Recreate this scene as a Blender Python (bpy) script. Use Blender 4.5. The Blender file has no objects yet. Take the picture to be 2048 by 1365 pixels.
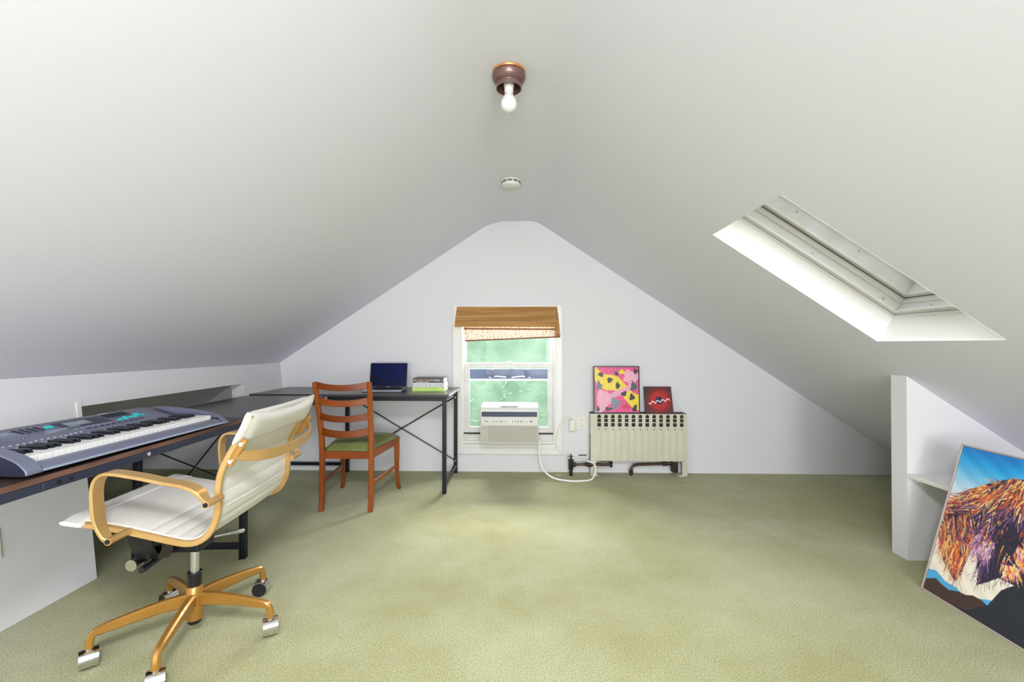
import bpy, bmesh, math, random
import numpy as np
from mathutils import Vector, Matrix, geometry
random.seed(7)
S = bpy.context.scene
COL = S.collection
R = math.radians

# ---------------------------------------------------------------- camera, world, lights, exposure
cam = bpy.data.objects.new('camera', bpy.data.cameras.new('camera'))
COL.objects.link(cam)
cam.location = (0, 0, 1.12)
cam.rotation_euler = (R(90.48), 0, R(1.65))
cam.data.sensor_width = 36
cam.data.lens = 36 * 900 / 2048
cam.data.clip_start = 0.02
S.camera = cam
S.view_settings.view_transform = 'Standard'
S.view_settings.look = 'None'
S.view_settings.gamma = 1
S.view_settings.use_curve_mapping = False
S.view_settings.exposure = 1.24
S.cycles.max_bounces = 14
S.cycles.diffuse_bounces = 8
S.cycles.transparent_max_bounces = 12
S.cycles.use_denoising = True
S.cycles.sample_clamp_indirect = 6

world = bpy.data.worlds.new('overcast_sky')
S.world = world
world.use_nodes = True
wn = world.node_tree.nodes['Background']
wn.inputs[0].default_value = (0.93, 0.97, 1.0, 1)
wn.inputs[1].default_value = 0.62


def area(name, loc, target, sx, sy, power, color=(1, 1, 1)):
    l = bpy.data.lights.new(name, 'AREA')
    l.shape = 'RECTANGLE'
    l.size, l.size_y, l.energy, l.color = sx, sy, power, color
    o = bpy.data.objects.new(name, l)
    COL.objects.link(o)
    o.location = loc
    o.rotation_euler = (Vector(target) - Vector(loc)).to_track_quat('-Z', 'Y').to_euler()
    return o


area('added_rear_fill', (0.0, -2.86, 1.0), (0, 3, 1.25), 1.9, 1.25, 52, (0.95, 0.97, 1.0))  # unseen area light added behind the camera to brighten the room
area('added_overhead_fill', (0.05, -0.35, 2.12), (-0.45, 0.35, 0.0), 0.4, 0.4, 27, (0.97, 0.98, 1.0))  # overhead fill added for brightness, no lamp fixture here
area('photographer_flash', (0.9, -2.0, 0.95), (-0.7, 1.9, 1.3), 0.9, 0.6, 21, (0.96, 0.98, 1.0))
area('gable_window_daylight', (-0.1, 5.3, 1.95), (-0.2, 2.2, 0.6), 1.8, 0.8, 140, (0.97, 0.98, 1.0))
area('skylight_daylight', (2.25, 1.9, 2.6), (1.2, 1.95, 1.2), 0.9, 0.9, 9, (1, 1, 1))


# ---------------------------------------------------------------- materials
def lin(c):
    return tuple((x / 255 / 12.92 if x / 255 <= .04045 else ((x / 255 + .055) / 1.055) ** 2.4) for x in c)


def mat(name, rgb, rough=.5, metal=0., bump=0., bscale=200., rgb2=None, nscale=4., stretch=None, spec=.5, coat=0., detail=3.):
    m = bpy.data.materials.new(name)
    m.use_nodes = True
    nt = m.node_tree
    b = nt.nodes['Principled BSDF']
    b.inputs['Base Color'].default_value = (*lin(rgb), 1)
    b.inputs['Roughness'].default_value = rough
    b.inputs['Metallic'].default_value = metal
    b.inputs['Specular IOR Level'].default_value = spec
    b.inputs['Coat Weight'].default_value = coat
    tc = nt.nodes.new('ShaderNodeTexCoord')
    mp = nt.nodes.new('ShaderNodeMapping')
    nt.links.new(tc.outputs['Object'], mp.inputs[0])
    if stretch:
        mp.inputs['Scale'].default_value = stretch
    if rgb2:
        n = nt.nodes.new('ShaderNodeTexNoise')
        n.inputs['Scale'].default_value = nscale
        n.inputs['Detail'].default_value = detail
        r = nt.nodes.new('ShaderNodeValToRGB')
        r.color_ramp.elements[0].position = .35
        r.color_ramp.elements[1].position = .65
        r.color_ramp.elements[0].color = (*lin(rgb), 1)
        r.color_ramp.elements[1].color = (*lin(rgb2), 1)
        nt.links.new(mp.outputs[0], n.inputs['Vector'])
        nt.links.new(n.outputs['Fac'], r.inputs[0])
        nt.links.new(r.outputs[0], b.inputs['Base Color'])
    if bump:
        n2 = nt.nodes.new('ShaderNodeTexNoise')
        n2.inputs['Scale'].default_value = bscale
        n2.inputs['Detail'].default_value = 2
        bp = nt.nodes.new('ShaderNodeBump')
        bp.inputs['Strength'].default_value = bump
        bp.inputs['Distance'].default_value = .002
        nt.links.new(mp.outputs[0], n2.inputs['Vector'])
        nt.links.new(n2.outputs['Fac'], bp.inputs['Height'])
        nt.links.new(bp.outputs[0], b.inputs['Normal'])
    return m


def carpet_mat():
    m = bpy.data.materials.new('sage_carpet')
    m.use_nodes = True
    nt = m.node_tree
    N, L = nt.nodes.new, nt.links.new
    b = nt.nodes['Principled BSDF']
    b.inputs['Roughness'].default_value = 1
    b.inputs['Specular IOR Level'].default_value = .1
    b.inputs['Sheen Weight'].default_value = .25
    tc = N('ShaderNodeTexCoord')

    def noise(scale, det, rough=.5):
        n = N('ShaderNodeTexNoise')
        n.inputs['Scale'].default_value = scale
        n.inputs['Detail'].default_value = det
        n.inputs['Roughness'].default_value = rough
        L(tc.outputs['Object'], n.inputs['Vector'])
        return n

    def ramp(src, p0, p1, c0, c1):
        r = N('ShaderNodeValToRGB')
        r.color_ramp.elements[0].position = p0
        r.color_ramp.elements[1].position = p1
        r.color_ramp.elements[0].color = (*lin(c0), 1)
        r.color_ramp.elements[1].color = (*lin(c1), 1)
        L(src, r.inputs[0])
        return r
    big = ramp(noise(1.1, 4, .6).outputs['Fac'], .36, .66, (174, 173, 116), (202, 202, 164))
    fine = ramp(noise(190, 3, .75).outputs['Fac'], .36, .64, (128, 128, 110), (255, 255, 252))
    mx = N('ShaderNodeMix')
    mx.data_type = 'RGBA'
    mx.blend_type = 'MULTIPLY'
    mx.inputs[0].default_value = .75
    L(big.outputs[0], mx.inputs[6])
    L(fine.outputs[0], mx.inputs[7])
    L(mx.outputs[2], b.inputs['Base Color'])
    bp = N('ShaderNodeBump')
    bp.inputs['Strength'].default_value = .8
    bp.inputs['Distance'].default_value = .006
    L(noise(260, 2).outputs['Fac'], bp.inputs['Height'])
    bp2 = N('ShaderNodeBump')
    bp2.inputs['Strength'].default_value = .35
    bp2.inputs['Distance'].default_value = .05
    L(noise(5, 3).outputs['Fac'], bp2.inputs['Height'])
    L(bp.outputs[0], bp2.inputs['Normal'])
    L(bp2.outputs[0], b.inputs['Normal'])
    return m


def glass_mat(name, tint=(1, 1, 1)):
    m = bpy.data.materials.new(name)
    m.use_nodes = True
    nt = m.node_tree
    nt.nodes.remove(nt.nodes['Principled BSDF'])
    t = nt.nodes.new('ShaderNodeBsdfTransparent')
    t.inputs[0].default_value = (*tint, 1)
    g = nt.nodes.new('ShaderNodeBsdfGlossy')
    g.inputs['Roughness'].default_value = .02
    f = nt.nodes.new('ShaderNodeFresnel')
    f.inputs[0].default_value = 1.12
    mx = nt.nodes.new('ShaderNodeMixShader')
    nt.links.new(f.outputs[0], mx.inputs[0])
    nt.links.new(t.outputs[0], mx.inputs[1])
    nt.links.new(g.outputs[0], mx.inputs[2])
    nt.links.new(mx.outputs[0], nt.nodes['Material Output'].inputs[0])
    return m


def attr_mat(name, rough=.6, bump=0., coat=0.):
    m = mat(name, (128, 128, 128), rough, bump=bump, bscale=500, coat=coat)
    nt = m.node_tree
    a = nt.nodes.new('ShaderNodeVertexColor')
    a.layer_name = 'paint'
    nt.links.new(a.outputs['Color'], nt.nodes['Principled BSDF'].inputs['Base Color'])
    return m


M = dict(
    wall=mat('wall_paint', (212, 212, 215), .75, bump=.12, bscale=60),
    ceil=mat('ceiling_paint', (219, 219, 231), .8, bump=.15, bscale=35),
    trim=mat('white_gloss_trim', (218, 217, 214), .35),
    sash=mat('sash_paint', (208, 208, 208), .4, rgb2=(200, 198, 193), nscale=9),
    shaft=mat('shaft_white', (240, 240, 238), .7),
    carpet=carpet_mat(),
    glass=glass_mat('window_glass'),
    gold=mat('gold_lacquered_metal', (190, 152, 94), .32, .55, rgb2=(204, 168, 112), nscale=5),
    golddull=mat('gold_powder_metal', (170, 124, 56), .3, .5, coat=.3),
    vinyl=mat('white_ribbed_vinyl', (212, 209, 203), .42, bump=.1, bscale=300),
    chrome=mat('polished_chrome', (225, 225, 228), .08, 1.),
    steel=mat('brushed_gas_lift', (205, 205, 205), .3, .9),
    black=mat('black_plastic', (20, 22, 28), .35),
    blacksteel=mat('black_powder_steel', (20, 24, 33), .4, .3),
    greysteel=mat('dark_bluish_steel', (54, 60, 78), .4, .4),
    cherry=mat('cherry_wood', (112, 52, 16), .4, rgb2=(150, 80, 28), nscale=5, stretch=(1, 1, .25), spec=.3),
    cherryh=mat('cherry_wood_slat', (98, 42, 13), .4, rgb2=(140, 70, 24), nscale=6, stretch=(.25, 1, 1), spec=.3),
    olive=mat('olive_vinyl', (96, 102, 52), .3, rgb2=(118, 124, 72), nscale=14, coat=.2),
    walnut=mat('dark_walnut_laminate', (44, 34, 32), .42, rgb2=(60, 44, 38), nscale=6, stretch=(6, .6, 1)),
    espresso=mat('espresso_laminate', (60, 57, 58), .3, rgb2=(72, 67, 66), nscale=5, stretch=(.6, 6, 1)),
    edgewood=mat('brown_board_edge', (84, 56, 46), .5, rgb2=(120, 88, 74), nscale=30, stretch=(1, .15, 1)),
    kb=mat('blue_grey_plastic', (98, 101, 120), .32, bump=.05, bscale=400),
    kbdark=mat('navy_black_plastic', (22, 27, 44), .35),
    kbsil=mat('silver_blue_trim', (150, 160, 180), .3, .3),
    key=mat('ivory_key', (214, 214, 212), .3),
    bkey=mat('black_key', (18, 20, 30), .3),
    teal=mat('teal_button', (30, 190, 196), .4),
    lcd=mat('grey_lcd', (128, 136, 146), .25),
    lightmark=mat('pale_print_and_sheen', (170, 178, 190), .5),
    screen=mat('dark_blue_screen', (1, 3, 34), .2, rgb2=(1, 16, 84), nscale=5, spec=.25),
    alu=mat('laptop_aluminium', (170, 174, 182), .35, .8),
    laptopdark=mat('laptop_black_bezel', (8, 10, 22), .25),
    paper=mat('book_pages', (238, 234, 224), .8, rgb2=(214, 208, 194), nscale=5, stretch=(1, 1, 120)),
    bookblack=mat('black_book_cover', (38, 38, 44), .45),
    bookgrey=mat('pale_grey_book_cover', (205, 204, 210), .5, rgb2=(190, 190, 200), nscale=14),
    bookgreen=mat('lime_green_book_cover', (150, 196, 60), .45, rgb2=(206, 226, 150), nscale=9, stretch=(1, .1, .1)),
    lettergold=mat('pale_gold_print', (226, 196, 140), .5),
    letterwhite=mat('white_print', (235, 235, 235), .5),
    bamboo=mat('woven_bamboo', (140, 98, 46), .6, rgb2=(182, 136, 78), nscale=7, stretch=(.25, 1, 14), bump=.4, bscale=60),
    bambootrim=mat('brown_shade_trim', (122, 78, 40), .6),
    acwhite=mat('white_appliance_plastic', (214, 214, 209), .38),
    acgrille=mat('warm_grey_grille', (172, 169, 156), .5),
    acmark=mat('grey_print', (110, 110, 106), .5),
    acblack=mat('dark_air_outlet', (40, 48, 72), .4),
    rad=mat('cream_enamel', (200, 196, 178), .42, rgb2=(190, 186, 166), nscale=3),
    radin=mat('dark_radiator_iron', (38, 40, 36), .7, rgb2=(70, 68, 60), nscale=20),
    pipe=mat('aged_brass_pipe', (96, 70, 54), .42, .6, rgb2=(60, 48, 42), nscale=40),
    iron=mat('dark_iron', (38, 32, 30), .55, .5, rgb2=(66, 50, 42), nscale=50),
    cord=mat('white_cord', (228, 228, 224), .45),
    outlet=mat('outlet_plastic', (214, 212, 203), .35),
    copper=mat('copper_lacquer', (120, 92, 92), .38, .45, rgb2=(112, 80, 76), nscale=9, coat=.3),
    copperrim=mat('bright_copper', (196, 130, 70), .4, .5),
    bulb=mat('frosted_bulb_glass', (206, 206, 206), .25, coat=.3),
    frame=mat('champagne_frame', (196, 182, 176), .35, .5),
    canvasedge=mat('dark_canvas_side', (40, 34, 40), .7),
    fgreen=mat('leaf_green', (118, 160, 116), .8, rgb2=(156, 186, 146), nscale=3),
    fgreen2=mat('deep_leaf_green', (112, 146, 118), .8, rgb2=(150, 178, 152), nscale=2.4),
    awning=mat('grey_blue_metal', (58, 68, 86), .35, .5),
    tape=mat('peeling_paint', (190, 170, 150), .8, rgb2=(230, 222, 210), nscale=60),
)


# ---------------------------------------------------------------- mesh helpers
def catmull(pts, n=6, closed=False):
    P = [Vector(p) for p in pts]
    out = []
    L_ = len(P)
    for i in range(L_ - (0 if closed else 1)):
        p1, p2 = P[i], P[(i + 1) % L_]
        p0 = P[i - 1] if (i > 0 or closed) else p1 * 2 - p2
        p3 = P[(i + 2) % L_] if (i + 2 < L_ or closed) else p2 * 2 - p1
        for k in range(n):
            t = k / n
            out.append(.5 * ((2 * p1) + (p2 - p0) * t + (2 * p0 - 5 * p1 + 4 * p2 - p3) * t * t + (3 * p1 - p0 - 3 * p2 + p3) * t ** 3))
    if not closed:
        out.append(P[-1])
    return out


class MB:
    def __init__(s):
        s.v, s.f = [], []

    def add(s, vs, fs):
        b = len(s.v)
        s.v += [tuple(v) for v in vs]
        s.f += [tuple(i + b for i in f) for f in fs]
        return s

    def box(s, x0, x1, y0, y1, z0, z1, mtx=None):
        vs = [Vector((x, y, z)) for z in (z0, z1) for y in (y0, y1) for x in (x0, x1)]
        if mtx is not None:
            vs = [mtx @ v for v in vs]
        return s.add(vs, [(0, 2, 3, 1), (4, 5, 7, 6), (0, 1, 5, 4), (2, 6, 7, 3), (0, 4, 6, 2), (1, 3, 7, 5)])

    def hexa(s, vs):  # bottom 4 ccw, top 4 ccw
        return s.add(vs, [(3, 2, 1, 0), (4, 5, 6, 7), (0, 1, 5, 4), (1, 2, 6, 5), (2, 3, 7, 6), (3, 0, 4, 7)])

    def prism(s, poly, a0, a1, axis='x'):
        n = len(poly)

        def mk(p, a):
            return {'x': (a, p[0], p[1]), 'y': (p[0], a, p[1]), 'z': (p[0], p[1], a)}[axis]
        vs = [mk(p, a0) for p in poly] + [mk(p, a1) for p in poly]
        fs = [tuple(range(n))[::-1], tuple(range(n, 2 * n))] + [(i, (i + 1) % n, n + (i + 1) % n, n + i) for i in range(n)]
        return s.add(vs, fs)

    def rings(s, rings, caps=True, closed=False):
        n = len(rings[0])
        vs = [v for r in rings for v in r]
        fs = []
        K = len(rings)
        for k in range(K - (0 if closed else 1)):
            a, b = k * n, ((k + 1) % K) * n
            for i in range(n):
                fs.append((a + i, a + (i + 1) % n, b + (i + 1) % n, b + i))
        if caps and not closed:
            fs.append(tuple(range(n))[::-1])
            fs.append(tuple(range((K - 1) * n, K * n)))
        return s.add(vs, fs)

    def tube(s, pts, r, n=10, smooth=0, closed=False):
        P = catmull(pts, smooth, closed) if smooth else [Vector(p) for p in pts]
        K = len(P)
        rr = r if isinstance(r, (list, tuple)) else [r] * len(pts)
        out = []
        prev = None
        for k in range(K):
            a = P[k - 1] if k > 0 or closed else P[k]
            b = P[(k + 1) % K] if k < K - 1 or closed else P[k]
            t = (b - a).normalized()
            if prev is None:
                u = t.orthogonal().normalized()
            else:
                u = prev - t * prev.dot(t)
                u = u.normalized() if u.length > 1e-6 else t.orthogonal().normalized()
            prev = u
            w = t.cross(u)
            q = k * (len(rr) - 1) / max(K - 1, 1)
            i = min(int(q), len(rr) - 2) if len(rr) > 1 else 0
            rad = rr[i] + (rr[min(i + 1, len(rr) - 1)] - rr[i]) * (q - i)
            out.append([P[k] + (u * math.cos(2 * math.pi * j / n) + w * math.sin(2 * math.pi * j / n)) * rad for j in range(n)])
        return s.rings(out, closed=closed)

    def cyl(s, a, b, r, n=16, r2=None):
        return s.tube([a, b], [r, r if r2 is None else r2], n)

    def sweep(s, pts, w, h, side, smooth=0, ws=None, hs=None, off=0.):
        """rounded rectangular section: w along 'side', h along the normal"""
        P = catmull(pts, smooth) if smooth else [Vector(p) for p in pts]
        K = len(P)
        sd = Vector(side).normalized()
        out = []
        for k in range(K):
            t = (P[min(k + 1, K - 1)] - P[max(k - 1, 0)]).normalized()
            sv = (sd - t * sd.dot(t)).normalized()
            nv = sv.cross(t)
            q = k / max(K - 1, 1)
            ww = w * (1 if ws is None else np.interp(q, *ws)) / 2
            hh = h * (1 if hs is None else np.interp(q, *hs)) / 2
            c = min(ww, hh) * .45
            sec = [(ww - c, -hh), (ww, -hh + c), (ww, hh - c), (ww - c, hh), (-ww + c, hh), (-ww, hh - c), (-ww, -hh + c), (-ww + c, -hh)]
            out.append([P[k] + sv * a + nv * (b + off) for a, b in sec])
        return s.rings(out)

    def lathe(s, prof, n=24, c=(0, 0, 0), mtx=None):
        rings = []
        for r, z in prof:
            ring = [Vector((r * math.cos(2 * math.pi * j / n), r * math.sin(2 * math.pi * j / n), z)) for j in range(n)]
            if mtx is not None:
                ring = [mtx @ v for v in ring]
            rings.append([v + Vector(c) for v in ring])
        return s.rings(rings)

    def plate(s, outer, holes, y0, y1):
        """2d (x,z) plate with holes, extruded between y0 and y1"""
        loops = [[Vector((p[0], p[1], 0)) for p in l] for l in [outer] + holes]
        tris = geometry.tessellate_polygon(loops)
        flat = [p for l in loops for p in l]
        n = len(flat)
        vs = [(p.x, y0, p.y) for p in flat] + [(p.x, y1, p.y) for p in flat]
        fs = [tuple(t) for t in tris] + [tuple(i + n for i in t[::-1]) for t in tris]
        b = 0
        for l in loops:
            k = len(l)
            fs += [(b + i, b + (i + 1) % k, n + b + (i + 1) % k, n + b + i) for i in range(k)]
            b += k
        return s.add(vs, fs)

    def quad(s, a, b, c, d):
        return s.add([a, b, c, d], [(0, 1, 2, 3)])

    def build(s, name, m, parent=None, smooth=True, bevel=0., label=None, kind=None, off=(0, 0, 0), recalc=True, angle=40):
        me = bpy.data.meshes.new(name)
        o_ = Vector(off)
        me.from_pydata([tuple(Vector(v) - o_) for v in s.v], [], s.f)
        if recalc:
            bm = bmesh.new()
            bm.from_mesh(me)
            bmesh.ops.recalc_face_normals(bm, faces=bm.faces)
            bm.to_mesh(me)
            bm.free()
        me.materials.append(M[m] if isinstance(m, str) else m)
        ob = bpy.data.objects.new(name, me)
        COL.objects.link(ob)
        if parent is None:
            ob.location = o_
        else:
            ob.parent = parent
        if bevel:
            md = ob.modifiers.new('bevel', 'BEVEL')
            md.width = bevel
            md.segments = 2
            md.limit_method = 'ANGLE'
            md.angle_limit = R(40)
        if smooth:
            me.shade_smooth()
            me.set_sharp_from_angle(angle=R(angle))
        if label:
            ob['label'] = label
        if kind:
            ob['kind'] = kind
        return ob


def thing(name, label, cat, loc=(0, 0, 0), rz=0., group=None):
    o = bpy.data.objects.new(name, None)
    COL.objects.link(o)
    o.empty_display_size = .05
    o.location = loc
    o.rotation_euler = (0, 0, rz)
    o['label'], o['category'] = label, cat
    if group:
        o['group'] = group
    return o


def tag(o, label, cat, group=None, kind=None):
    o['label'], o['category'] = label, cat
    if group:
        o['group'] = group
    if kind:
        o['kind'] = kind
    return o


def struct(name, mb, m, **kw):
    o = mb.build(name, m, **kw)
    o['kind'] = 'structure'
    return o


# ================================================================ SETTING
D = 3.974            # back wall
YR = -2.8            # rear wall (behind the camera)
FZ = 2.215           # flat strip of the ceiling
SL = .6578           # left roof slope
AR, SR = 2.2803, .66678   # right roof plane z = AR - SR*x


def rz_(x):
    return AR - SR * x


def lz_(x):
    return FZ + SL * (x + .287)


XF = (AR - FZ) / SR   # right edge of the flat strip
# floor
struct('floor', MB().box(-4.2, 3.9, YR - .1, D + .1, -.06, 0), 'carpet', smooth=False)


# left knee wall: slightly leaning, with an opening under the slope
def kw(y, z):
    return (-2.045 - .105 * (z / .97) - .02 * (y - 1.75), y, z)


def kt(y):      # height of the wall top
    return .978 - .0085 * (y - 1.75)


m_ = MB()
y0, y1 = 2.11, 3.41
for (a, b, za, zb) in ((YR, y0, 0, None), (y1, D + .02, 0, None), (y0, y1, .822, None)):
    T = .1
    pa, pb = kw(a, za), kw(b, za)
    ta, tb = kw(a, kt(a)), kw(b, kt(b))
    o4 = lambda p: (p[0] - T, p[1], p[2])
    m_.hexa([o4(pa), pa, pb, o4(pb), o4(ta), ta, tb, o4(tb)])
struct('wall_left', m_, 'wall', smooth=False)
m_ = MB()
m_.hexa([Vector(kw(*p)) + Vector(q) for p, q in [((y0 - .022, .68), (0, 0, 0)), ((y0 - .022, .68), (.004, 0, 0)), ((y0, .68), (.004, 0, 0)), ((y0, .68), (0, 0, 0)),
         ((y0 - .022, .845), (0, 0, 0)), ((y0 - .022, .845), (.006, 0, 0)), ((y0, .845), (.006, 0, 0)), ((y0, .845), (0, 0, 0))]])
struct('trim_1', m_, 'trim', smooth=False)

# ceiling: flat strip + rounded bends + slopes (right one with the skylight hole)
m_ = MB()
prof = []
for x in (-2.3, -2.0, -1.5, -1.0):
    prof.append((x, lz_(x)))
c0 = Vector((-.42, lz_(-.42)))
c1 = Vector((-.287, FZ))
c2 = Vector((-.17, FZ))
for k in range(9):
    t = k / 8
    p = c0 * (1 - t) ** 2 + c1 * 2 * t * (1 - t) + c2 * t * t
    prof.append((p.x, p.y))
r0, r1, r2 = Vector((XF - .07, FZ)), Vector((XF, FZ)), Vector((XF + .07, rz_(XF + .07)))
for k in range(7):
    t = k / 6
    p = r0 * (1 - t) ** 2 + r1 * 2 * t * (1 - t) + r2 * t * t
    prof.append((p.x, p.y))
n = len(prof)
ys = [YR - .05, D + .05]
vs = []
for y in ys:
    for i, (x, z) in enumerate(prof):
        vs.append((x, y, z))
# fit the low edge to the knee wall top
for j, y in enumerate(ys):
    k_ = kw(y, kt(y))
    e = kt(y) - .6 * .06
    vs[j * n] = (k_[0] - .06, y, e + .0)
m_.add(vs, [(i, i + 1, n + i + 1, n + i) for i in range(n - 1)])
struct('ceiling', m_, 'ceil', angle=60)
# skylight opening in the right slope
SX0, SX1, SY0, SY1 = .925, 1.715, 1.652, 2.242
m_ = MB()
g = lambda x, y: (x, y, rz_(x))
xa, xb = XF + .07, 3.6
m_.quad(g(xa, ys[0]), g(xb, ys[0]), g(xb, SY0), g(xa, SY0))
m_.quad(g(xa, SY1), g(xb, SY1), g(xb, ys[1]), g(xa, ys[1]))
m_.quad(g(xa, SY0), g(SX0, SY0), g(SX0, SY1), g(xa, SY1))
m_.quad(g(SX1, SY0), g(xb, SY0), g(xb, SY1), g(SX1, SY1))
o = struct('ceiling_slope', m_, 'ceil', smooth=False)
# attic space behind the knee wall
m_ = MB()
m_.quad((-2.2, ys[0], 1.06), (-3.75, ys[0], -.02), (-3.75, ys[1], -.02), (-2.2, ys[1], 1.06))
struct('ceiling_eaves', m_, 'ceil', smooth=False)
# back wall (with window opening)
WX0, WX1, WZ0, WZ1 = -.566, .272, .225, 1.44
out = [(-4.2, -.02), (3.9, -.02), (3.9, .3), (1.0, 1.75), (.2, 2.35), (-.4, 2.35), (-2.3, 1.15), (-4.2, .6)]
m_ = MB().plate(out, [[(WX0, WZ0), (WX1, WZ0), (WX1, WZ1), (WX0, WZ1)]], D, D + .16)
struct('wall_back', m_, 'wall', smooth=False)
# rear wall, with an unseen window added to let the fill light in
RX = .98
m_ = MB().plate(out, [[(-RX, .35), (RX, .35), (RX, 1.66), (-RX, 1.66)]], YR - .1, YR)
struct('wall_rear', m_, 'wall', smooth=False)
m_ = MB().plate([(-RX, .35), (RX, .35), (RX, 1.66), (-RX, 1.66)],
                [[(-RX + .04, .39), (-.02, .39), (-.02, 1.62), (-RX + .04, 1.62)], [(.02, .39), (RX - .04, .39), (RX - .04, 1.62), (.02, 1.62)]], YR - .07, YR - .03)
wr = struct('added_rear_window', m_, 'trim', smooth=False)
MB().box(-RX + .03, RX - .03, YR - .055, YR - .05, .38, 1.63).build('glass_pane', 'glass', wr, smooth=False)
# closing wall at the eaves
struct('wall_eaves', MB().box(-3.76, -3.66, YR, D, -.02, .1), 'wall', smooth=False)

# right partition
PX, PY0, PY1 = 1.985, 2.402, 2.502
m_ = MB().prism([(PX, 0), (3.4, 0), (3.4, rz_(3.4) + .02), (PX, rz_(PX) + .02)], PY0, PY1, 'y')
struct('wall_partition', m_, 'wall', smooth=False)

# ================================================================ SKYLIGHT
nrm = Vector((SR, 0, 1)).normalized()      # outward normal of the roof
dwn = Vector((1, 0, -SR)).normalized()     # down the slope
Lx = (SX1 - SX0) * math.sqrt(1 + SR * SR)
base = Vector((SX0, SY0, rz_(SX0)))


def sk(a, y, h):     # a down the slope, y along the room, h outwards
    return base + dwn * a + Vector((0, y, 0)) + nrm * h


Ly = SY1 - SY0


def ring_frame(mb, a0, a1, yy0, yy1, w, h0, h1):
    for (p, q, r_, s_) in ((a0, a0 + w, yy0, yy1), (a1 - w, a1, yy0, yy1), (a0 + w, a1 - w, yy0, yy0 + w), (a0 + w, a1 - w, yy1 - w, yy1)):
        mb.hexa([sk(p, r_, h0), sk(q, r_, h0), sk(q, s_, h0), sk(p, s_, h0), sk(p, r_, h1), sk(q, r_, h1), sk(q, s_, h1), sk(p, s_, h1)])


m_ = MB()
SD = .135
for a, b in (((0, 0), (Lx, 0)), ((Lx, 0), (Lx, Ly)), ((Lx, Ly), (0, Ly)), ((0, Ly), (0, 0))):
    m_.quad(sk(*a, -.0005), sk(*b, -.0005), sk(*b, .62), sk(*a, .62))
struct('window_3_shaft', m_, 'shaft', smooth=False)
m_ = MB()
ring_frame(m_, 0, Lx, 0, Ly, .012, SD, SD + .075)
ring_frame(m_, 0, Lx, 0, Ly, .028, SD + .018, SD + .026)
ring_frame(m_, 0, Lx, 0, Ly, .020, SD + .075, SD + .10)
sky_ = struct('window_3', m_, 'trim', smooth=False, bevel=.002)
m_ = MB()
ring_frame(m_, .0, Lx, 0, Ly, .0135, SD + .010, SD + .0125)
ring_frame(m_, .0, Lx, 0, Ly, .0225, SD + .102, SD + .1045)
ring_frame(m_, .0, Lx, 0, Ly, .0325, SD + .2215, SD + .2245)
m_.build('shade_line', mat('grey_shade_line', (140, 140, 137), .7), sky_, smooth=False)  # thin grey rings paint the shadow gaps between the frame steps
m_ = MB()
ring_frame(m_, 0, Lx, 0, Ly, .040, SD + .105, SD + .118)
ring_frame(m_, 0, Lx, 0, Ly, .030, SD + .118, SD + .225)
m_.build('skylight_sash', 'sash', sky_, smooth=False, bevel=.002)
m_ = MB()
ring_frame(m_, 0, Lx, 0, Ly, .055, SD + .225, SD + .245)
ring_frame(m_, 0, Lx, 0, Ly, .048, SD + .245, SD + .30)
ring_frame(m_, 0, Lx, 0, Ly, .07, SD + .30, SD + .325)
m_.build('glazing_frame', 'trim', sky_, smooth=False, bevel=.002)
m_ = MB()
m_.hexa([sk(.02, .02, SD + .328), sk(Lx - .02, .02, SD + .328), sk(Lx - .02, Ly - .02, SD + .328), sk(.02, Ly - .02, SD + .328),
         sk(.02, .02, SD + .334), sk(Lx - .02, .02, SD + .334), sk(Lx - .02, Ly - .02, SD + .334), sk(.02, Ly - .02, SD + .334)])
m_.build('glass_pane', 'glass', sky_, smooth=False)
m_ = MB()
for a, h in ((.05, .05), (.45, .05), (.85, .05)):
    m_.cyl(sk(a, Ly - .0125, SD + h), sk(a, Ly - .0165, SD + h), .005, 10)
for a, h in ((.27, .17), (.62, .17)):
    m_.cyl(sk(a, Ly - .0305, SD + h), sk(a, Ly - .036, SD + h), .004, 10)
for y in (.1, .22, .4):
    m_.cyl(sk(Lx - .0125, y, SD + .05), sk(Lx - .016, y, SD + .05), .004, 10)
m_.build('screw', 'steel', sky_, smooth=False)

# ================================================================ GABLE WINDOW
m_ = MB()
f0, f1 = D - .018, D - .0005
m_.box(-.631, WX0, f0, f1, .225, 1.466)
m_.box(WX1, .326, f0, f1, .225, 1.466)
m_.box(-.631, .326, f0 - .004, f1, WZ1, 1.466)
m_.box(-.631, .326, f0, f1, .158, .225)
m_.box(-.631, .326, f0 - .006, f1, .158, .168)
m_.box(-.637, -.625, f0 - .008, f1, .16, 1.47)
m_.box(.318, .330, f0 - .008, f1, .16, 1.47)
w1 = struct('window_1', m_, 'trim', smooth=False, bevel=.003)
m_ = MB()
yb = D + .16
m_.box(WX0, WX0 + .012, f0, yb, .225, WZ1)
m_.box(WX1 - .012, WX1, f0, yb, .225, WZ1)
m_.box(WX0, WX1, f0, yb, WZ1 - .012, WZ1)
m_.box(WX0, WX0 + .022, D + .005, D + .02, .225, WZ1)
m_.box(WX1 - .022, WX1, D + .005, D + .02, .225, WZ1)
m_.build('jamb', 'trim', w1, smooth=False)
m_ = MB().box(WX0, WX1, f0 - .004, yb + .03, .215, .245)
m_.box(WX0 + .012, WX1 - .012, D + .02, D + .045, .245, .262)
m_.build('window_sill', 'trim', w1, smooth=False, bevel=.003)
ix0, ix1 = WX0 + .012, WX1 - .012
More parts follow.
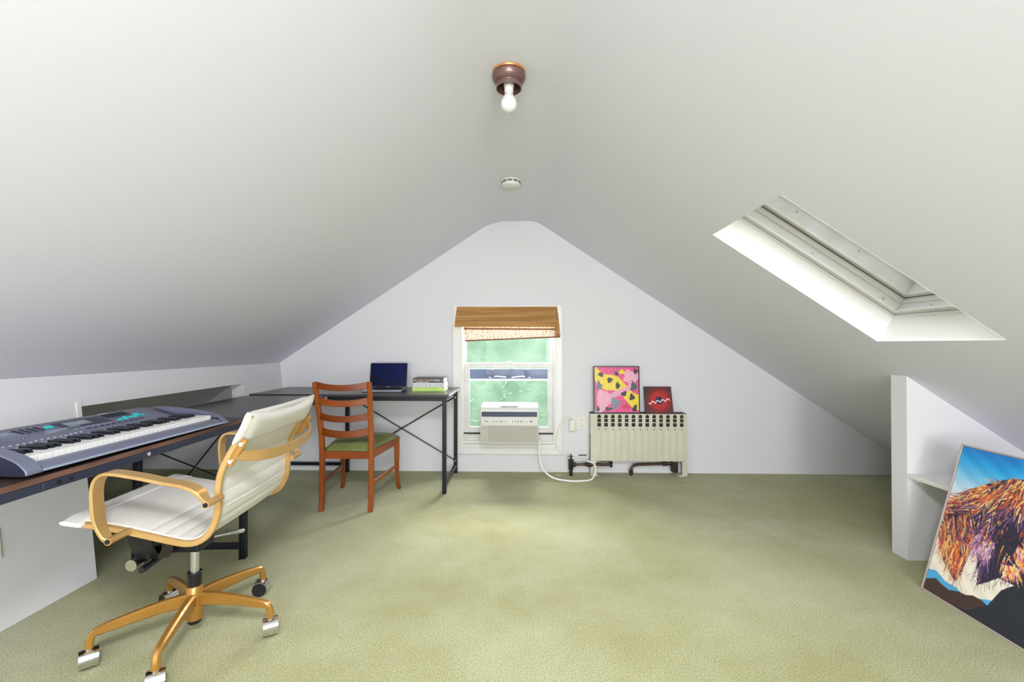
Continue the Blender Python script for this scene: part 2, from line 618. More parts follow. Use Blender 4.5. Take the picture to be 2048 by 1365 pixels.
# upper sash
ya, yb2 = D + .062, D + .088
m_ = MB().plate([(ix0, .925), (ix1, .925), (ix1, WZ1 - .012), (ix0, WZ1 - .012)], [[(-.527, .958), (.222, .958), (.222, 1.39), (-.527, 1.39)]], ya, yb2)
us = m_.build('upper_sash', 'sash', w1, smooth=False, bevel=.003)
MB().box(-.53, .225, ya + .011, ya + .015, .955, 1.395).build('glass_pane', 'glass', us, smooth=False)
# lower sash
ya, yb2 = D + .028, D + .056
m_ = MB().plate([(ix0, .338), (ix1, .338), (ix1, .958), (ix0, .958)], [[(-.495, .39), (.203, .39), (.203, .916), (-.495, .916)]], ya, yb2)
ls = m_.build('lower_sash', 'sash', w1, smooth=False, bevel=.003)
MB().box(-.50, .208, ya + .012, ya + .016, .385, .92).build('glass_pane', 'glass', ls, smooth=False)
m_ = MB().box(-.18, -.11, ya - .006, ya + .01, .958, .966)
m_.cyl((-.145, ya, .966), (-.145, ya, .974), .014, 14)
m_.box(-.17, -.12, ya - .008, ya, .966, .970)
m_.build('sash_lock', 'trim', ls, smooth=False, bevel=.001)
# filler panels beside the air conditioner and dark gap under the sash
for x0_, x1_ in ((ix0, -.36), (.10, ix1)):
    MB().box(x0_, x1_, D + .03, D + .05, .262, .325).build('filler_panel', 'sash', w1, smooth=False, bevel=.002)
    MB().box(x0_, x1_, D + .024, D + .05, .325, .338).build('weather_strip', 'blacksteel', w1, smooth=False, bevel=.002)
m_ = MB()
for i in range(9):
    x = -.55 + i * .012
    m_.lathe([(.001, -.006), (.009, -.002), (.008, .004), (.001, .007)], 8, (x, D + .022, .322 + random.uniform(-.003, .003)))
m_.build('peeling_caulk', 'tape', w1)
MB().box(ix1 - .004, ix1 + .002, D - .012, D + .01, .30, .40).build('worn_patch', mat('exposed_wood', (196, 150, 88), .6, rgb2=(236, 226, 200), nscale=60), w1, smooth=False)

# outside: metal awning bar and trees
bar = thing('awning_frame', 'grey blue metal awning bar outside the gable window behind its lower pane', 'awning', (-.15, 4.42, .80))
m_ = MB().box(-.60, .60, -.02, .02, -.02, .085)
m_.build('front_bar', 'awning', bar, smooth=False, bevel=.006)
for sx in (-1, 1):
    MB().box(sx * .58 - .012, sx * .58 + .012, -.285, -.02, .02, .045).build('wall_arm', 'awning', bar, smooth=False)
MB().box(-.60, .60, -.03, -.018, -.03, -.012).build('lower_lip', mat('pale_grey_metal', (170, 172, 180), .4, .3), bar, smooth=False, bevel=.003)
for dx in (-.17, .17):
    MB().box(dx - .02, dx + .02, -.028, -.02, .0, .08).build('bracket', 'greysteel', bar, smooth=False, bevel=.003)
MB().sweep([(-.03, -.026, -.01), (.03, -.026, .085)], .012, .02, (0, 1, 0)).build('strut', 'greysteel', bar)
for sx in (-1, 1):
    MB().sweep([(sx * .02, -.024, .0), (sx * .12, -.024, .012), (sx * .2, -.024, .0)], .006, .012, (0, 1, 0), smooth=5).build('light_strip', 'alu', bar)


def foliage():
    c = Vector((0, 9.2, .9))
    rad = Vector((5.5, 2.6, 3.6))
    bm = bmesh.new()
    bmesh.ops.create_icosphere(bm, subdivisions=5, radius=1)
    from mathutils import noise
    for v in bm.verts:
        d = v.co.normalized()
        k = 1 + .10 * noise.noise(d * 5) + .05 * noise.noise(d * 13) + .03 * noise.noise(d * 31)
        v.co = Vector((d.x * rad.x, d.y * rad.y, d.z * rad.z)) * k + c
    me = bpy.data.meshes.new('foliage')
    pts = [v.co.copy() for v in bm.verts if v.co.y < 9]
    bm.to_mesh(me)
    bm.free()
    me.materials.append(M['fgreen2'])
    me.shade_smooth()
    core = bpy.data.objects.new('tree_foliage', me)
    COL.objects.link(core)
    tag(core, 'pale green tree foliage seen through the gable window', 'foliage', kind='stuff')
    mb = MB()
    rnd = random.Random(3)
    for _ in range(12000):
        p = rnd.choice(pts) + Vector((rnd.gauss(0, .12), rnd.gauss(-.05, .12), rnd.gauss(0, .12)))
        if abs(p.x) > 3.2 or not -1.2 < p.z < 3.2:
            continue
        L_, W_ = rnd.uniform(.02, .07), rnd.uniform(.006, .02)
        d = Vector((rnd.gauss(0, 1), rnd.gauss(0, .4), rnd.gauss(-.2, .6))).normalized()
        s_ = d.cross(Vector((rnd.gauss(0, .5), 1, rnd.gauss(0, .5)))).normalized()
        mb.quad(p - d * L_, p - s_ * W_, p + d * L_, p + s_ * W_)
    o = mb.build('leaves', 'fgreen', core, smooth=False, recalc=False)
    o['kind'] = 'stuff'


foliage()

# bamboo shade
sh = thing('bamboo_shade', 'brown woven bamboo roman shade hanging crooked in the gable window', 'blind', (-.155, 3.95, 1.452))
m_ = MB()
va = [(-.442, -.006, .003), (.436, -.006, .003), (.421, -.082, -.178), (-.454, -.082, -.178)]
m_.hexa([va[3], va[2], va[1], va[0]] + [(x, y - .008, z - .001) for x, y, z in (va[3], va[2], va[1], va[0])])
m_.build('valance', 'bamboo', sh, smooth=False, bevel=.002)
MB().box(-.44, .432, -.012, .0, -.03, .002).build('headrail', 'trim', sh, smooth=False)
m_ = MB()
pts = [(.436, -.01, .0), (.42, -.03, -.05), (.424, -.035, -.13), (.452, -.04, -.26), (.45, -.03, -.25), (.445, -.012, -.02)]
# side fold of the cloth at the right
m_.add([(.436, -.004, 0), (.444, -.004, -.06), (.452, -.03, -.14), (.462, -.03, -.255), (.424, -.036, -.262), (.418, -.07, -.17), (.430, -.03, -.07)], [(0, 1, 2, 3, 4, 5, 6)])
o = m_.build('side_fold', 'bamboo', sh, smooth=False)
o.modifiers.new('solid', 'SOLIDIFY').thickness = .003


def woven_mat():
    m = bpy.data.materials.new('backlit_weave')
    m.use_nodes = True
    nt = m.node_tree
    N, L = nt.nodes.new, nt.links.new
    b = nt.nodes['Principled BSDF']
    b.inputs['Roughness'].default_value = .8
    tc = N('ShaderNodeTexCoord')
    mp = N('ShaderNodeMapping')
    mp.inputs['Scale'].default_value = (60, 1, 160)
    L(tc.outputs['Object'], mp.inputs[0])
    n = N('ShaderNodeTexNoise')
    n.inputs['Scale'].default_value = 1.2
    n.inputs['Detail'].default_value = 1
    L(mp.outputs[0], n.inputs['Vector'])
    r = N('ShaderNodeValToRGB')
    r.color_ramp.elements[0].position = .36
    r.color_ramp.elements[1].position = .46
    r.color_ramp.elements[0].color = (*lin((120, 84, 60)), 1)
    r.color_ramp.elements[1].color = (*lin((236, 226, 214)), 1)
    L(n.outputs['Fac'], r.inputs[0])
    L(r.outputs[0], b.inputs['Base Color'])
    tr = N('ShaderNodeBsdfTranslucent')
    L(r.outputs[0], tr.inputs[0])
    mx = N('ShaderNodeMixShader')
    mx.inputs[0].default_value = .22
    L(b.outputs[0], mx.inputs[1])
    L(tr.outputs[0], mx.inputs[2])
    L(mx.outputs[0], nt.nodes['Material Output'].inputs[0])
    return m


m_ = MB()
m_.add([(-.384, .0, -.15), (.44, .0, -.15), (.446, .0, -.262), (-.372, .0, -.298)], [(0, 1, 2, 3)])
o = m_.build('rolled_shade', woven_mat(), sh, smooth=False)
o.modifiers.new('solid', 'SOLIDIFY').thickness = .002
for (x0_, z0_, x1_, z1_) in ((-.372, -.298, .462, -.262),):
    MB().sweep([(x0_, -.004, z0_), (x1_, -.004, z1_)], .012, .012, (0, 1, 0)).build('bottom_slat', 'bambootrim', sh)
MB().sweep([(-.384, -.006, -.19), (.43, -.006, -.197)], .008, .014, (0, 1, 0)).build('cloth_band', 'bambootrim', sh)
MB().tube([(.405, .0, -.2), (.408, -.01, -.8), (.402, -.012, -1.15)], .0016, 6, smooth=4).build('pull_cord', 'cord', sh)

# ================================================================ AIR CONDITIONER
ac = thing('air_conditioner', 'white window air conditioner sitting on the sill of the gable window', 'air conditioner', (-.130, 3.74, .245))
W2 = .243
prof = [(.285, .05), (.285, .362), (.045, .362), (.012, .345), (0, .318), (0, .055), (.01, .048)]   # y, z
m_ = MB().prism([(y, z) for y, z in prof], -W2, W2, 'x')
m_.build('body', 'acwhite', ac, bevel=.008)
MB().box(-W2 + .01, W2 - .01, .215, .285, .0, .052).build('support_bracket', 'acwhite', ac, smooth=False, bevel=.003)
m_ = MB().box(-W2 + .012, W2 - .012, -.004, .02, .276, .318)
m_.build('air_outlet', 'acblack', ac, smooth=False, bevel=.004)
for i in range(9):
    x = -W2 + .055 + i * (2 * W2 - .11) / 8
    MB().box(x - .0015, x + .0015, -.0065, .004, .281, .314).build('louver', 'greysteel', ac, smooth=False)
MB().box(-W2 + .02, W2 - .02, -.007, -.004, .294, .298).build('louver_bar', 'greysteel', ac, smooth=False)
MB().box(-W2 + .004, W2 - .004, -.006, .01, .210, .272).build('control_panel', mat('pearl_plastic', (204, 202, 196), .35), ac, smooth=False, bevel=.003)
rr = random.Random(5)
for i in range(12):
    m_ = MB()
    x = -.135 + i * .0235 + (.02 if i > 5 else 0)
    m_.box(x - .006, x + .006, -.0072, -.005, .238, .2395)
    m_.box(x - .001 + rr.uniform(-.004, .004), x + .001 + rr.uniform(0, .004), -.0072, -.005, .233, .246)
    m_.box(x - .004, x + .004, -.0072, -.005, .229, .231)
    m_.build('button_print', 'acmark', ac, smooth=False)
MB().box(-.012, .016, -.0075, -.005, .229, .250).build('display', 'acwhite', ac, smooth=False)
m_ = MB().box(-.205, -.172, -.0072, -.005, .236, .242)
m_.build('emblem', 'acmark', ac, smooth=False)
MB().box(.172, .190, -.0072, -.005, .232, .244).build('badge', 'acmark', ac, smooth=False)
m_ = MB().box(-W2 + .008, W2 - .008, -.003, .0, .062, .205)
for i in range(24):
    m_.box(-W2 + .07, W2 - .014, -.0055, -.003, .068 + i * .0056, .0708 + i * .0056)
m_.build('front_grille', 'acgrille', ac, smooth=False)
m_ = MB()
for i in range(9):
    x = -W2 + .075 + i * .05
    m_.box(x, x + .0015, -.0062, -.0055, .066, .202)
m_.build('grille_rib', 'acmark' if 0 else 'acgrille', ac, smooth=False)
MB().prism([(-.09, .02), (.085, .02), (.07, .045), (-.075, .045)], .3625, .3645, 'z').build('top_handle', 'acgrille', ac, smooth=False)
m_ = MB()
for i in range(22):
    m_.box(.03 + i * .008, .033 + i * .008, .10, .125, .3622, .3632)
m_.build('top_vents', 'acmark', ac, smooth=False)

# ================================================================ POWER CORD + OUTLET
ou = thing('wall_outlet', 'cream duplex outlet plate on the back wall beside the radiator', 'outlet', (.480, D, .435))
MB().box(-.055, .055, -.008, -.0005, -.055, .058).build('cover_plate', 'outlet', ou, smooth=False, bevel=.002)
for dz in (-.026, .026):
    s_ = MB().lathe([(.0005, -.0004), (.017, -.0004), (.017, .002), (.0005, .002)], 20, (.018, -.0085, dz), Matrix.Rotation(R(90), 3, 'X')).build('socket', 'outlet', ou)
    MB().box(.010, .0125, -.0122, -.009, dz - .004, dz + .006).box(.0235, .026, -.0122, -.009, dz - .004, dz + .006).box(.0165, .0195, -.0122, -.009, dz - .012, dz - .008).build('slot', 'black', s_, smooth=False)
plug = thing('power_cord', 'white cord looping from air conditioner across the carpet to a wall plug', 'cord', (.414, 3.955, .42))
MB().box(-.03, .028, -.035, .0, -.052, .045).build('plug', 'outlet', plug, smooth=False, bevel=.008)
q = Vector((.414, 3.955, .42))
path = [(.1235, 3.80, .31), (.1235, 3.79, .20), (.14, 3.76, .10), (.22, 3.72, .03), (.34, 3.70, .008), (.46, 3.70, .007), (.55, 3.74, .010), (.59, 3.80, .06), (.585, 3.84, .11), (.53, 3.88, .125)]
MB().tube([Vector(p) - q for p in path], .0075, 8, smooth=8).build('cord', 'cord', plug, label='thick white lower loop of the cord')
path = [(.53, 3.90, .125), (.44, 3.93, .13), (.35, 3.945, .155), (.28, 3.94, .22), (.275, 3.93, .31), (.30, 3.92, .40), (.34, 3.915, .47), (.39, 3.92, .488), (.425, 3.925, .465)]
MB().tube([Vector(p) - q for p in path], .004, 8, smooth=8).build('cord', 'cord', plug, label='thin upper cord rising to the plug')
lo = thing('wall_outlet', 'white double outlet on the left wall below the keyboard desk', 'outlet', kw(1.695, .335), 0)
lo.rotation_euler = (0, -R(6), R(1.2))
MB().box(.0005, .007, -.04, .035, -.06, .058).build('cover_plate', 'outlet', lo, smooth=False, bevel=.002)
for dz in (-.026, .026):
    s_ = MB().lathe([(.0005, 0), (.017, 0), (.017, .003), (.0005, .003)], 20, (.0065, 0, dz), Matrix.Rotation(R(90), 3, 'Y')).build('socket', 'outlet', lo)
    MB().box(.009, .0105, -.009, -.006, dz - .004, dz + .007).box(.009, .0105, .006, .009, dz - .004, dz + .007).box(.009, .0105, -.002, .002, dz - .012, dz - .008).build('slot', 'black', s_, smooth=False)

# ================================================================ RADIATOR
rd = thing('radiator', 'cream metal radiator cover with arched slots under the two pictures', 'radiator', (.968, 3.87, 0))
x0_, x1_ = -.405, .40
NH, pit = 13, .0582
xs = [-.335 + i * pit for i in range(NH)]
m_ = MB()
w = .0155
T0, T1 = -.003, .0
e0, e1 = x0_, x1_ - .012
edges = [e0] + [v for x in xs for v in (x - w, x + w)] + [e1]
for k in range(0, len(edges), 2):
    m_.box(edges[k], edges[k + 1], T0, T1, .385, .53)
m_.box(e0, e1, T0, T1, .130, .385)
m_.box(e0, e0 + .048, T0, T1, .0, .130)
m_.box(e1 - .022, e1, T0, T1, .0, .130)
for x in xs:
    for za, zb in ((.385, .392), (.404, .422), (.453, .460), (.488, .493), (.524, .53)):
        m_.box(x - w, x + w, T0, T1, za, zb)
    m_.box(x - w, x - .003, T0, T1, .392, .404)
    m_.box(x + .003, x + w, T0, T1, .392, .404)
    for sg in (-1, 1):
        arc = [(x + sg * w * math.cos(t), .506 + .018 * math.sin(t)) for t in [k * math.pi / 12 for k in range(7)]]
        m_.prism([(x + sg * w, .524)] + arc, T0, T1, 'y')
for i in range(NH):
    xx_ = xs[i]
    m_.prism([(xx_ - pit / 2, .1305), (xx_ - pit / 4, .127), (xx_ + pit / 4, .127), (xx_ + pit / 2, .1305)], T0, T1, 'y')
fp = m_.build('front_panel', 'rad', rd, smooth=False)
m_ = MB()
for i, x in enumerate(xs):
    # soft vertical flutes below the slots
    ring = []
    w = pit / 2 - .0006
    sec = [(-w, -.0028), (-w * .6, -.0052), (0, -.006), (w * .6, -.0052), (w, -.0028)]
    rows = []
    for z, s_ in ((.132, .5), (.14, 1), (.37, 1), (.388, .3)):
        rows.append([(x + a, -.003 + (b + .003) * s_, z) for a, b in sec])
    vs = [v for r_ in rows for v in r_]
    m_.add(vs, [(r_ * 5 + c_, r_ * 5 + c_ + 1, r_ * 5 + c_ + 6, r_ * 5 + c_ + 5) for r_ in range(3) for c_ in range(4)])
m_.build('fluting', 'rad', fp, angle=60)
m_ = MB().box(x0_, x1_, -.003, .10, .53, .534)
m_.build('top_panel', 'radin', rd, smooth=False, bevel=.001)
for a, b in ((x0_ - .003, x0_ + .002), (x1_ - .014, x1_ + .012)):
    MB().box(a, b, -.001, .098, .005, .529).build('side_panel', 'rad', rd, smooth=False)
MB().box(x0_ - .006, x0_ - .003, .0, .02, .06, .36).build('edge_strip', 'radin', rd, smooth=False)
m_ = MB().box(x0_ + .03, x1_ - .04, .03, .09, .16, .52)
m_.build('heating_core', 'radin', rd, smooth=False)
for i in range(14):
    x = -.36 + i * .0555
    MB().box(x, x + .012, .012, .03, .15, .51).build('fin', 'radin', rd, smooth=False)
for a in (x0_ + .02, x1_ - .05):
    MB().prism([(a - .014, 0), (a + .042, 0), (a + .032, .012), (a - .004, .012)], -.005, .07, 'y').build('foot', 'rad', rd, smooth=False)
# right elbow + return pipe
m_ = MB().tube([(.29, .03, .105), (.20, .03, .098), (.06, .03, .093), (-.02, .025, .088), (-.055, .02, .062), (-.060, .02, .0)], .011, 12, smooth=6)
p_ = m_.build('return_pipe', 'pipe', rd)
MB().cyl((-.06, .02, .012), (-.06, .02, .05), .017, 12).build('coupling', 'iron', p_)
MB().cyl((.21, .03, .0985), (.27, .03, .104), .019, 8).build('coupling', 'iron', p_)
MB().box(.285, .335, .0, .06, .03, .13).build('end_block', 'iron', rd, smooth=False, bevel=.006)
# supply pipe with valve
m_ = MB().tube([(-.56, -.0, .095), (-.45, 0, .098), (-.38, 0, .097), (-.26, 0, .095), (-.232, .012, .10), (-.235, .04, .115), (-.33, .05, .122)], .0115, 12, smooth=5)
p_ = m_.build('supply_pipe', 'pipe', rd)
m_ = MB().cyl((-.435, 0, .0975), (-.395, 0, .0975), .021, 8).cyl((-.455, 0, .0975), (-.43, 0, .0975), .016, 12)
m_.build('union_nut', 'iron', p_)
MB().cyl((-.243, .0, .094), (-.225, .0, .094), .02, 10).build('elbow_collar', 'iron', p_)
m_ = MB().cyl((-.575, 0, 0), (-.575, 0, .062), .014, 12).cyl((-.575, 0, .055), (-.575, 0, .128), .021, 8).cyl((-.575, 0, .128), (-.575, 0, .135), .026, 8)
m_.cyl((-.56, 0, .095), (-.535, 0, .095), .021, 8)
m_.cyl((-.575, 0, .135), (-.575, 0, .165), .008, 10)
v_ = m_.build('valve', 'iron', rd)
MB().box(-.605, -.555, -.006, .006, .162, .168).box(-.582, -.568, -.005, .005, .165, .185).build('valve_handle', 'pipe', v_, smooth=False, bevel=.002)
MB().box(-.50, -.43, .09, .1035, .150, .156).build('wall_clip', 'blacksteel', rd, smooth=False)
tag(MB().sweep([(-.022, 0, 0), (.006, 0, .002), (.024, .004, 0)], .011, .008, (0, 1, 0), smooth=3).build('wood_chip', mat('pale_wood', (208, 180, 120), .7), off=(0, 0, 0)),
    'small pale chip lying on the carpet below the power cord', 'debris').location = (.285, 3.86, .006)


# ================================================================ COLOUR-GRID PICTURES
def paint_grid(name, arr, w, h, m, parent, y, faces=False):
    """arr [rows, cols, 3] sRGB 0-255, row 0 on top; sheet in local x-z plane at local y, from x=0..w, z=0..h, facing -y"""
    a = np.clip(arr, 0, 255) / 255.
    a = np.where(a <= .04045, a / 12.92, ((a + .055) / 1.055) ** 2.4)
    r, c = a.shape[:2]
    me = bpy.data.meshes.new(name)
    if faces:
        xs_, zs_ = np.linspace(0, w, c + 1), np.linspace(h, 0, r + 1)
    else:
        xs_, zs_ = np.linspace(0, w, c), np.linspace(h, 0, r)
    X, Z = np.meshgrid(xs_, zs_)
    nc, nr = len(xs_), len(zs_)
    co = np.stack([X.ravel(), np.full(X.size, y), Z.ravel()], 1)
    i = np.arange((nr - 1) * (nc - 1))
    rr_, cc_ = i // (nc - 1), i % (nc - 1)
    b = rr_ * nc + cc_
    fs = np.stack([b, b + nc, b + nc + 1, b + 1], 1)
    me.from_pydata(co.tolist(), [], fs.tolist())
    rgba = np.concatenate([a.reshape(-1, 3), np.ones((r * c, 1))], 1)
    if faces:
        at = me.color_attributes.new('paint', 'FLOAT_COLOR', 'CORNER')
        at.data.foreach_set('color', np.repeat(rgba, 4, axis=0).ravel())
    else:
        at = me.color_attributes.new('paint', 'FLOAT_COLOR', 'POINT')
        at.data.foreach_set('color', rgba.ravel())
    me.materials.append(m)
    ob = bpy.data.objects.new(name, me)
    COL.objects.link(ob)
    ob.parent = parent
    return ob


# --- mosaic panel: plain generic abstract in pinks, yellow and black
def mosaic():
    n = 60
    rng = np.random.default_rng(4)
    yy, xx = np.mgrid[0:n, 0:n] / n
    im = np.zeros((n, n, 3)) + (216, 62, 128)
    im[(yy * n).astype(int) % 3 == 0] = (232, 88, 140)

    def blob(cx, cy, rx, ry, col, wob=.25, ph=0., an=0.):
        dx, dy = xx - cx, yy - cy
        u, v = dx * math.cos(an) + dy * math.sin(an), -dx * math.sin(an) + dy * math.cos(an)
        th = np.arctan2(v / ry, u / rx)
        rad = np.hypot(u / rx, v / ry)
        im[rad < 1 + wob * np.sin(3 * th + ph) + wob * .5 * np.sin(7 * th + 2 * ph)] = col
    band = np.abs((yy - .12) - .62 * xx - .07 * np.sin(9 * xx)) < .17
    im[band] = (236, 206, 40)
    band = np.abs((yy - .98) + .75 * xx - .05 * np.sin(11 * xx)) < .07
    im[band] = (228, 160, 184)
    blob(.20, .70, .17, .20, (228, 160, 184), .12, 2)
    blob(.80, .20, .15, .13, (230, 168, 190), .2, 1)
    blob(.46, .80, .10, .12, (112, 128, 146), .25, 2)
    blob(.88, .42, .07, .10, (58, 84, 98), .2, 1)
    blob(.10, .40, .06, .09, (96, 112, 128), .3, 1)
    blob(.70, .86, .10, .06, (206, 40, 84), .2, 0)
    blob(.62, .10, .07, .05, (236, 206, 40), .2, 0)
    for c in ((.14, .16, .06, .05, .5, .6), (.34, .28, .06, .06, 2, 0), (.52, .40, .05, .07, 1, 0), (.66, .58, .07, .05, 3, -.5), (.84, .66, .06, .07, 1, 0),
              (.30, .92, .08, .04, 2, 0), (.90, .90, .05, .08, 0, .4), (.06, .92, .04, .06, 1, .2), (.50, .14, .05, .04, 2, 0), (.93, .08, .05, .05, 2, .2)):
        blob(c[0], c[1], c[2], c[3], (28, 26, 36), .16, c[4], c[5])
    im[:, ::3] = im[:, ::3] * .86
    im += rng.normal(0, 7, im.shape)
    return im


px = thing('mosaic_picture', 'large square pink and yellow brick mosaic picture standing on the radiator', 'picture', (.589, 3.868, .535))
px.rotation_euler = (R(-4.5), 0, 0)
PW, PH = .392, .402
m_ = MB().plate([(0, 0), (PW, 0), (PW, PH), (0, PH)], [[(.009, .008), (PW - .009, .008), (PW - .009, PH - .008), (.009, PH - .008)]], -.004, .018)
m_.build('picture_frame', 'black', px, smooth=False, bevel=.001)
MB().box(.008, PW - .008, .004, .014, .007, PH - .007).build('backing', 'black', px, smooth=False)
o = paint_grid('mosaic_panel', mosaic(), PW - .018, PH - .016, attr_mat('mosaic_bricks', .35), px, -.001 + .004, True)
o.location = (.009, 0, .008)


# --- small canvas: generic red ringed abstract with a dark disc and a loose white stroke
def rings_im():
    n = 150
    yy, xx = np.mgrid[0:n, 0:n] / (n - 1)
    cx, cy = .53, .53
    rad = np.hypot(xx - cx, (yy - cy) * .96) + .012 * np.sin(6 * xx + 4 * yy)
    stops = [(0, (196, 34, 30)), (.28, (184, 34, 30)), (.40, (128, 30, 30)), (.52, (88, 42, 44)), (.7, (58, 44, 54))]
    im = np.zeros((n, n, 3))
    for k in range(3):
        im[..., k] = np.interp(rad, [s[0] for s in stops], [s[1][k] for s in stops])
    band = (np.sin(rad * 58) > .35)[..., None]
    im = np.where(band, im * .80, im)
    im[rad < .125] = (26, 40, 66)
    # loose wavy stroke
    t = np.linspace(0, 1, 400)
    sx = .14 + .76 * t
    sy = .62 - .14 * t + .045 * np.sin(t * 26) * (1 - .3 * t)
    for a, b in zip(sx, sy):
        im[np.hypot(xx - a, (yy - b) * .7) < .012] = (236, 228, 222)
    return im


p2 = thing('ringed_canvas', 'small red ringed canvas leaning at the right end of the radiator top', 'picture', (1.030, 3.868, .536))
m_ = MB().box(0, .232, .0005, .016, 0, .236)
m_.build('canvas', 'canvasedge', p2, smooth=False)
paint_grid('painted_front', rings_im(), .232, .236, attr_mat('red_paint', .5), p2, -.0005)
# skew like the photo: the little canvas is slightly turned on its base
p2.rotation_euler = (R(-21), 0, R(-2))


# --- large animal painting
def cow_im():
    H_, W_ = 400, 522          # 0.69 x 0.90 m
    s = H_ / .69
    rng = np.random.default_rng(11)
    r_, c_ = np.mgrid[0:H_, 0:W_]
    u, v = c_ / s, .69 - r_ / s
    # sky
    im = np.zeros((H_, W_, 3))
    st = [(0., (230, 222, 204)), (.28, (232, 224, 208)), (.44, (218, 222, 226)), (.52, (170, 204, 228)), (.585, (88, 176, 224)), (.64, (30, 150, 214)), (.69, (20, 120, 196))]
    vv = v + .02 * np.sin(u * 14) + .012 * np.sin(u * 31 + 1) - .03 * (u < .12) * (.12 - u) / .12
    for k in range(3):
        im[..., k] = np.interp(vv, [a[0] for a in st], [a[1][k] for a in st])
    im += (6 * np.sin(u * 60 + v * 90) + rng.normal(0, 3, u.shape))[..., None]

    def under(pts, col, f=None):
        xs_ = [p[0] for p in pts]
        h = np.interp(u, xs_, [p[1] for p in pts])
        msk = v < h
        im[msk] = col
        return msk
    under([(0, .093), (.034, .102), (.06, .091), (.087, .078), (.14, .078), (.18, .062), (.25, .091), (.30, .112), (.9, .12)], (74, 164, 212))
    m1 = under([(0, .046), (.043, .070), (.069, .060), (.109, .052), (.148, .067), (.182, .070), (.211, .084), (.25, .083), (.271, .074), (.9, .02)], (66, 46, 42))
    im[m1] += rng.normal(0, 4, (m1.sum(), 3))
    # dark foreground mound
    m2 = under([(0, -.03), (.203, .014), (.24, .05), (.271, .078), (.302, .16), (.34, .2), (.5, .24), (.9, .22)], (34, 38, 46))
    # body
    crest = [(0, .30), (.004, .36), (.01, .41), (.03, .45), (.075, .50), (.143, .552), (.192, .583), (.235, .604), (.275, .612), (.36, .615), (.5, .60), (.7, .53), (.9, .42)]
    low = [(0, .28), (.02, .21), (.06, .15), (.125, .10), (.14, .14), (.155, .26), (.168, .27), (.2, .2), (.212, .13), (.25, .165), (.283, .20), (.5, .2), (.9, .1)]
    top = np.interp(u, [p[0] for p in crest], [p[1] for p in crest])
    bot = np.interp(u, [p[0] for p in low], [p[1] for p in low])
    body = (v < top) & (v > bot)
    im[body] = (44, 36, 58)

    def stroke(x, y, ang, ln, wd, col, curve=0.):
        wd *= .95
        n_ = max(6, int(ln * s * 1.3))
        for i in range(n_):
            t = i / n_
            px_, py_ = int(round(x * s)), int(round((.69 - y) * s))
            rad = wd * (1 - t) + .35
            rr_ = int(math.ceil(rad))
            for dy in range(-rr_, rr_ + 1):
                for dx in range(-rr_, rr_ + 1):
                    if dx * dx + dy * dy <= rad * rad and 0 <= py_ + dy < H_ and 0 <= px_ + dx < W_:
                        im[py_ + dy, px_ + dx] = im[py_ + dy, px_ + dx] * .25 + np.array(col) * .75
            x += math.cos(ang) * ln / n_
            y += math.sin(ang) * ln / n_
            ang += curve / n_
    warm = [(214, 140, 62), (232, 184, 108), (206, 88, 48), (240, 210, 150), (180, 62, 50), (222, 156, 84), (150, 66, 60)]
    cool = [(74, 46, 96), (44, 38, 66), (104, 62, 122), (58, 60, 92), (36, 32, 50), (150, 90, 140)]
    pale = [(214, 150, 190), (190, 130, 180), (236, 200, 190), (160, 120, 170)]
    for i in range(3000):
        q = rng.random()
        cu = rng.uniform(0.0, .80)
        ct = np.interp(cu, [p[0] for p in crest], [p[1] for p in crest])
        cb = np.interp(cu, [p[0] for p in low], [p[1] for p in low])
        dep = rng.random() ** 1.25
        x, y = cu, ct - dep * (ct - cb) * .92
        # hair falls down, leaning left at the left flank
        ang = R(-100 - 62 * max(0, 1 - cu / .30)) if dep < .35 else R(-98 + 6 * rng.normal())
        if cu < .13 and dep > .3:
            ang = R(-80 + 10 * rng.normal())
        if cu > .34:
            ang = R(-85 + 12 * rng.normal())
        ang += R(10) * rng.normal()
        if cu < .13:
            pal = warm if rng.random() < .72 else cool
        elif cu < .22:
            pal = warm if rng.random() < (.85 if dep < .35 else .25) else cool
            if dep > .72 and rng.random() < .5:
                pal = pale
        else:
            pal = warm if rng.random() < (.85 if dep < .30 else .06) else cool
            if dep > .45 and pal is cool:
                pal = [(36, 34, 48), (30, 30, 42), (48, 40, 70)]
        col = pal[rng.integers(len(pal))]
        stroke(x, y, ang, rng.uniform(.03, .09), rng.uniform(.6, 1.5), col, R(25) * rng.normal())
    # hanging fringe tips
    for cu, lo_ in ((.03, .17), (.05, .15), (.07, .14), (.09, .13), (.105, .105), (.12, .09), (.125, .10), (.135, .13), (.15, .2), (.165, .24), (.205, .15), (.212, .135), (.225, .15), (.24, .16)):
        for k in range(7):
            x = cu + rng.normal(0, .006)
            pal = warm if cu < .16 else cool
            stroke(x - .004, lo_ + rng.uniform(.07, .13), R(-88 + 6 * rng.normal()), rng.uniform(.07, .12), 1.1, pal[rng.integers(len(pal))])
    # pale belly hair
    for k in range(60):
        stroke(rng.uniform(.16, .24), rng.uniform(.26, .33), R(-100 + 14 * rng.normal()), rng.uniform(.03, .07), .9, pale[rng.integers(4)])
    # crest hairs against the sky
    for k in range(60):
        cu = rng.uniform(.15, .6)
        ct = np.interp(cu, [p[0] for p in crest], [p[1] for p in crest])
        stroke(cu, ct - .012, R(165 - 8 * rng.random()), rng.uniform(.02, .05), .7, cool[rng.integers(5)] if k % 2 else warm[rng.integers(6)])
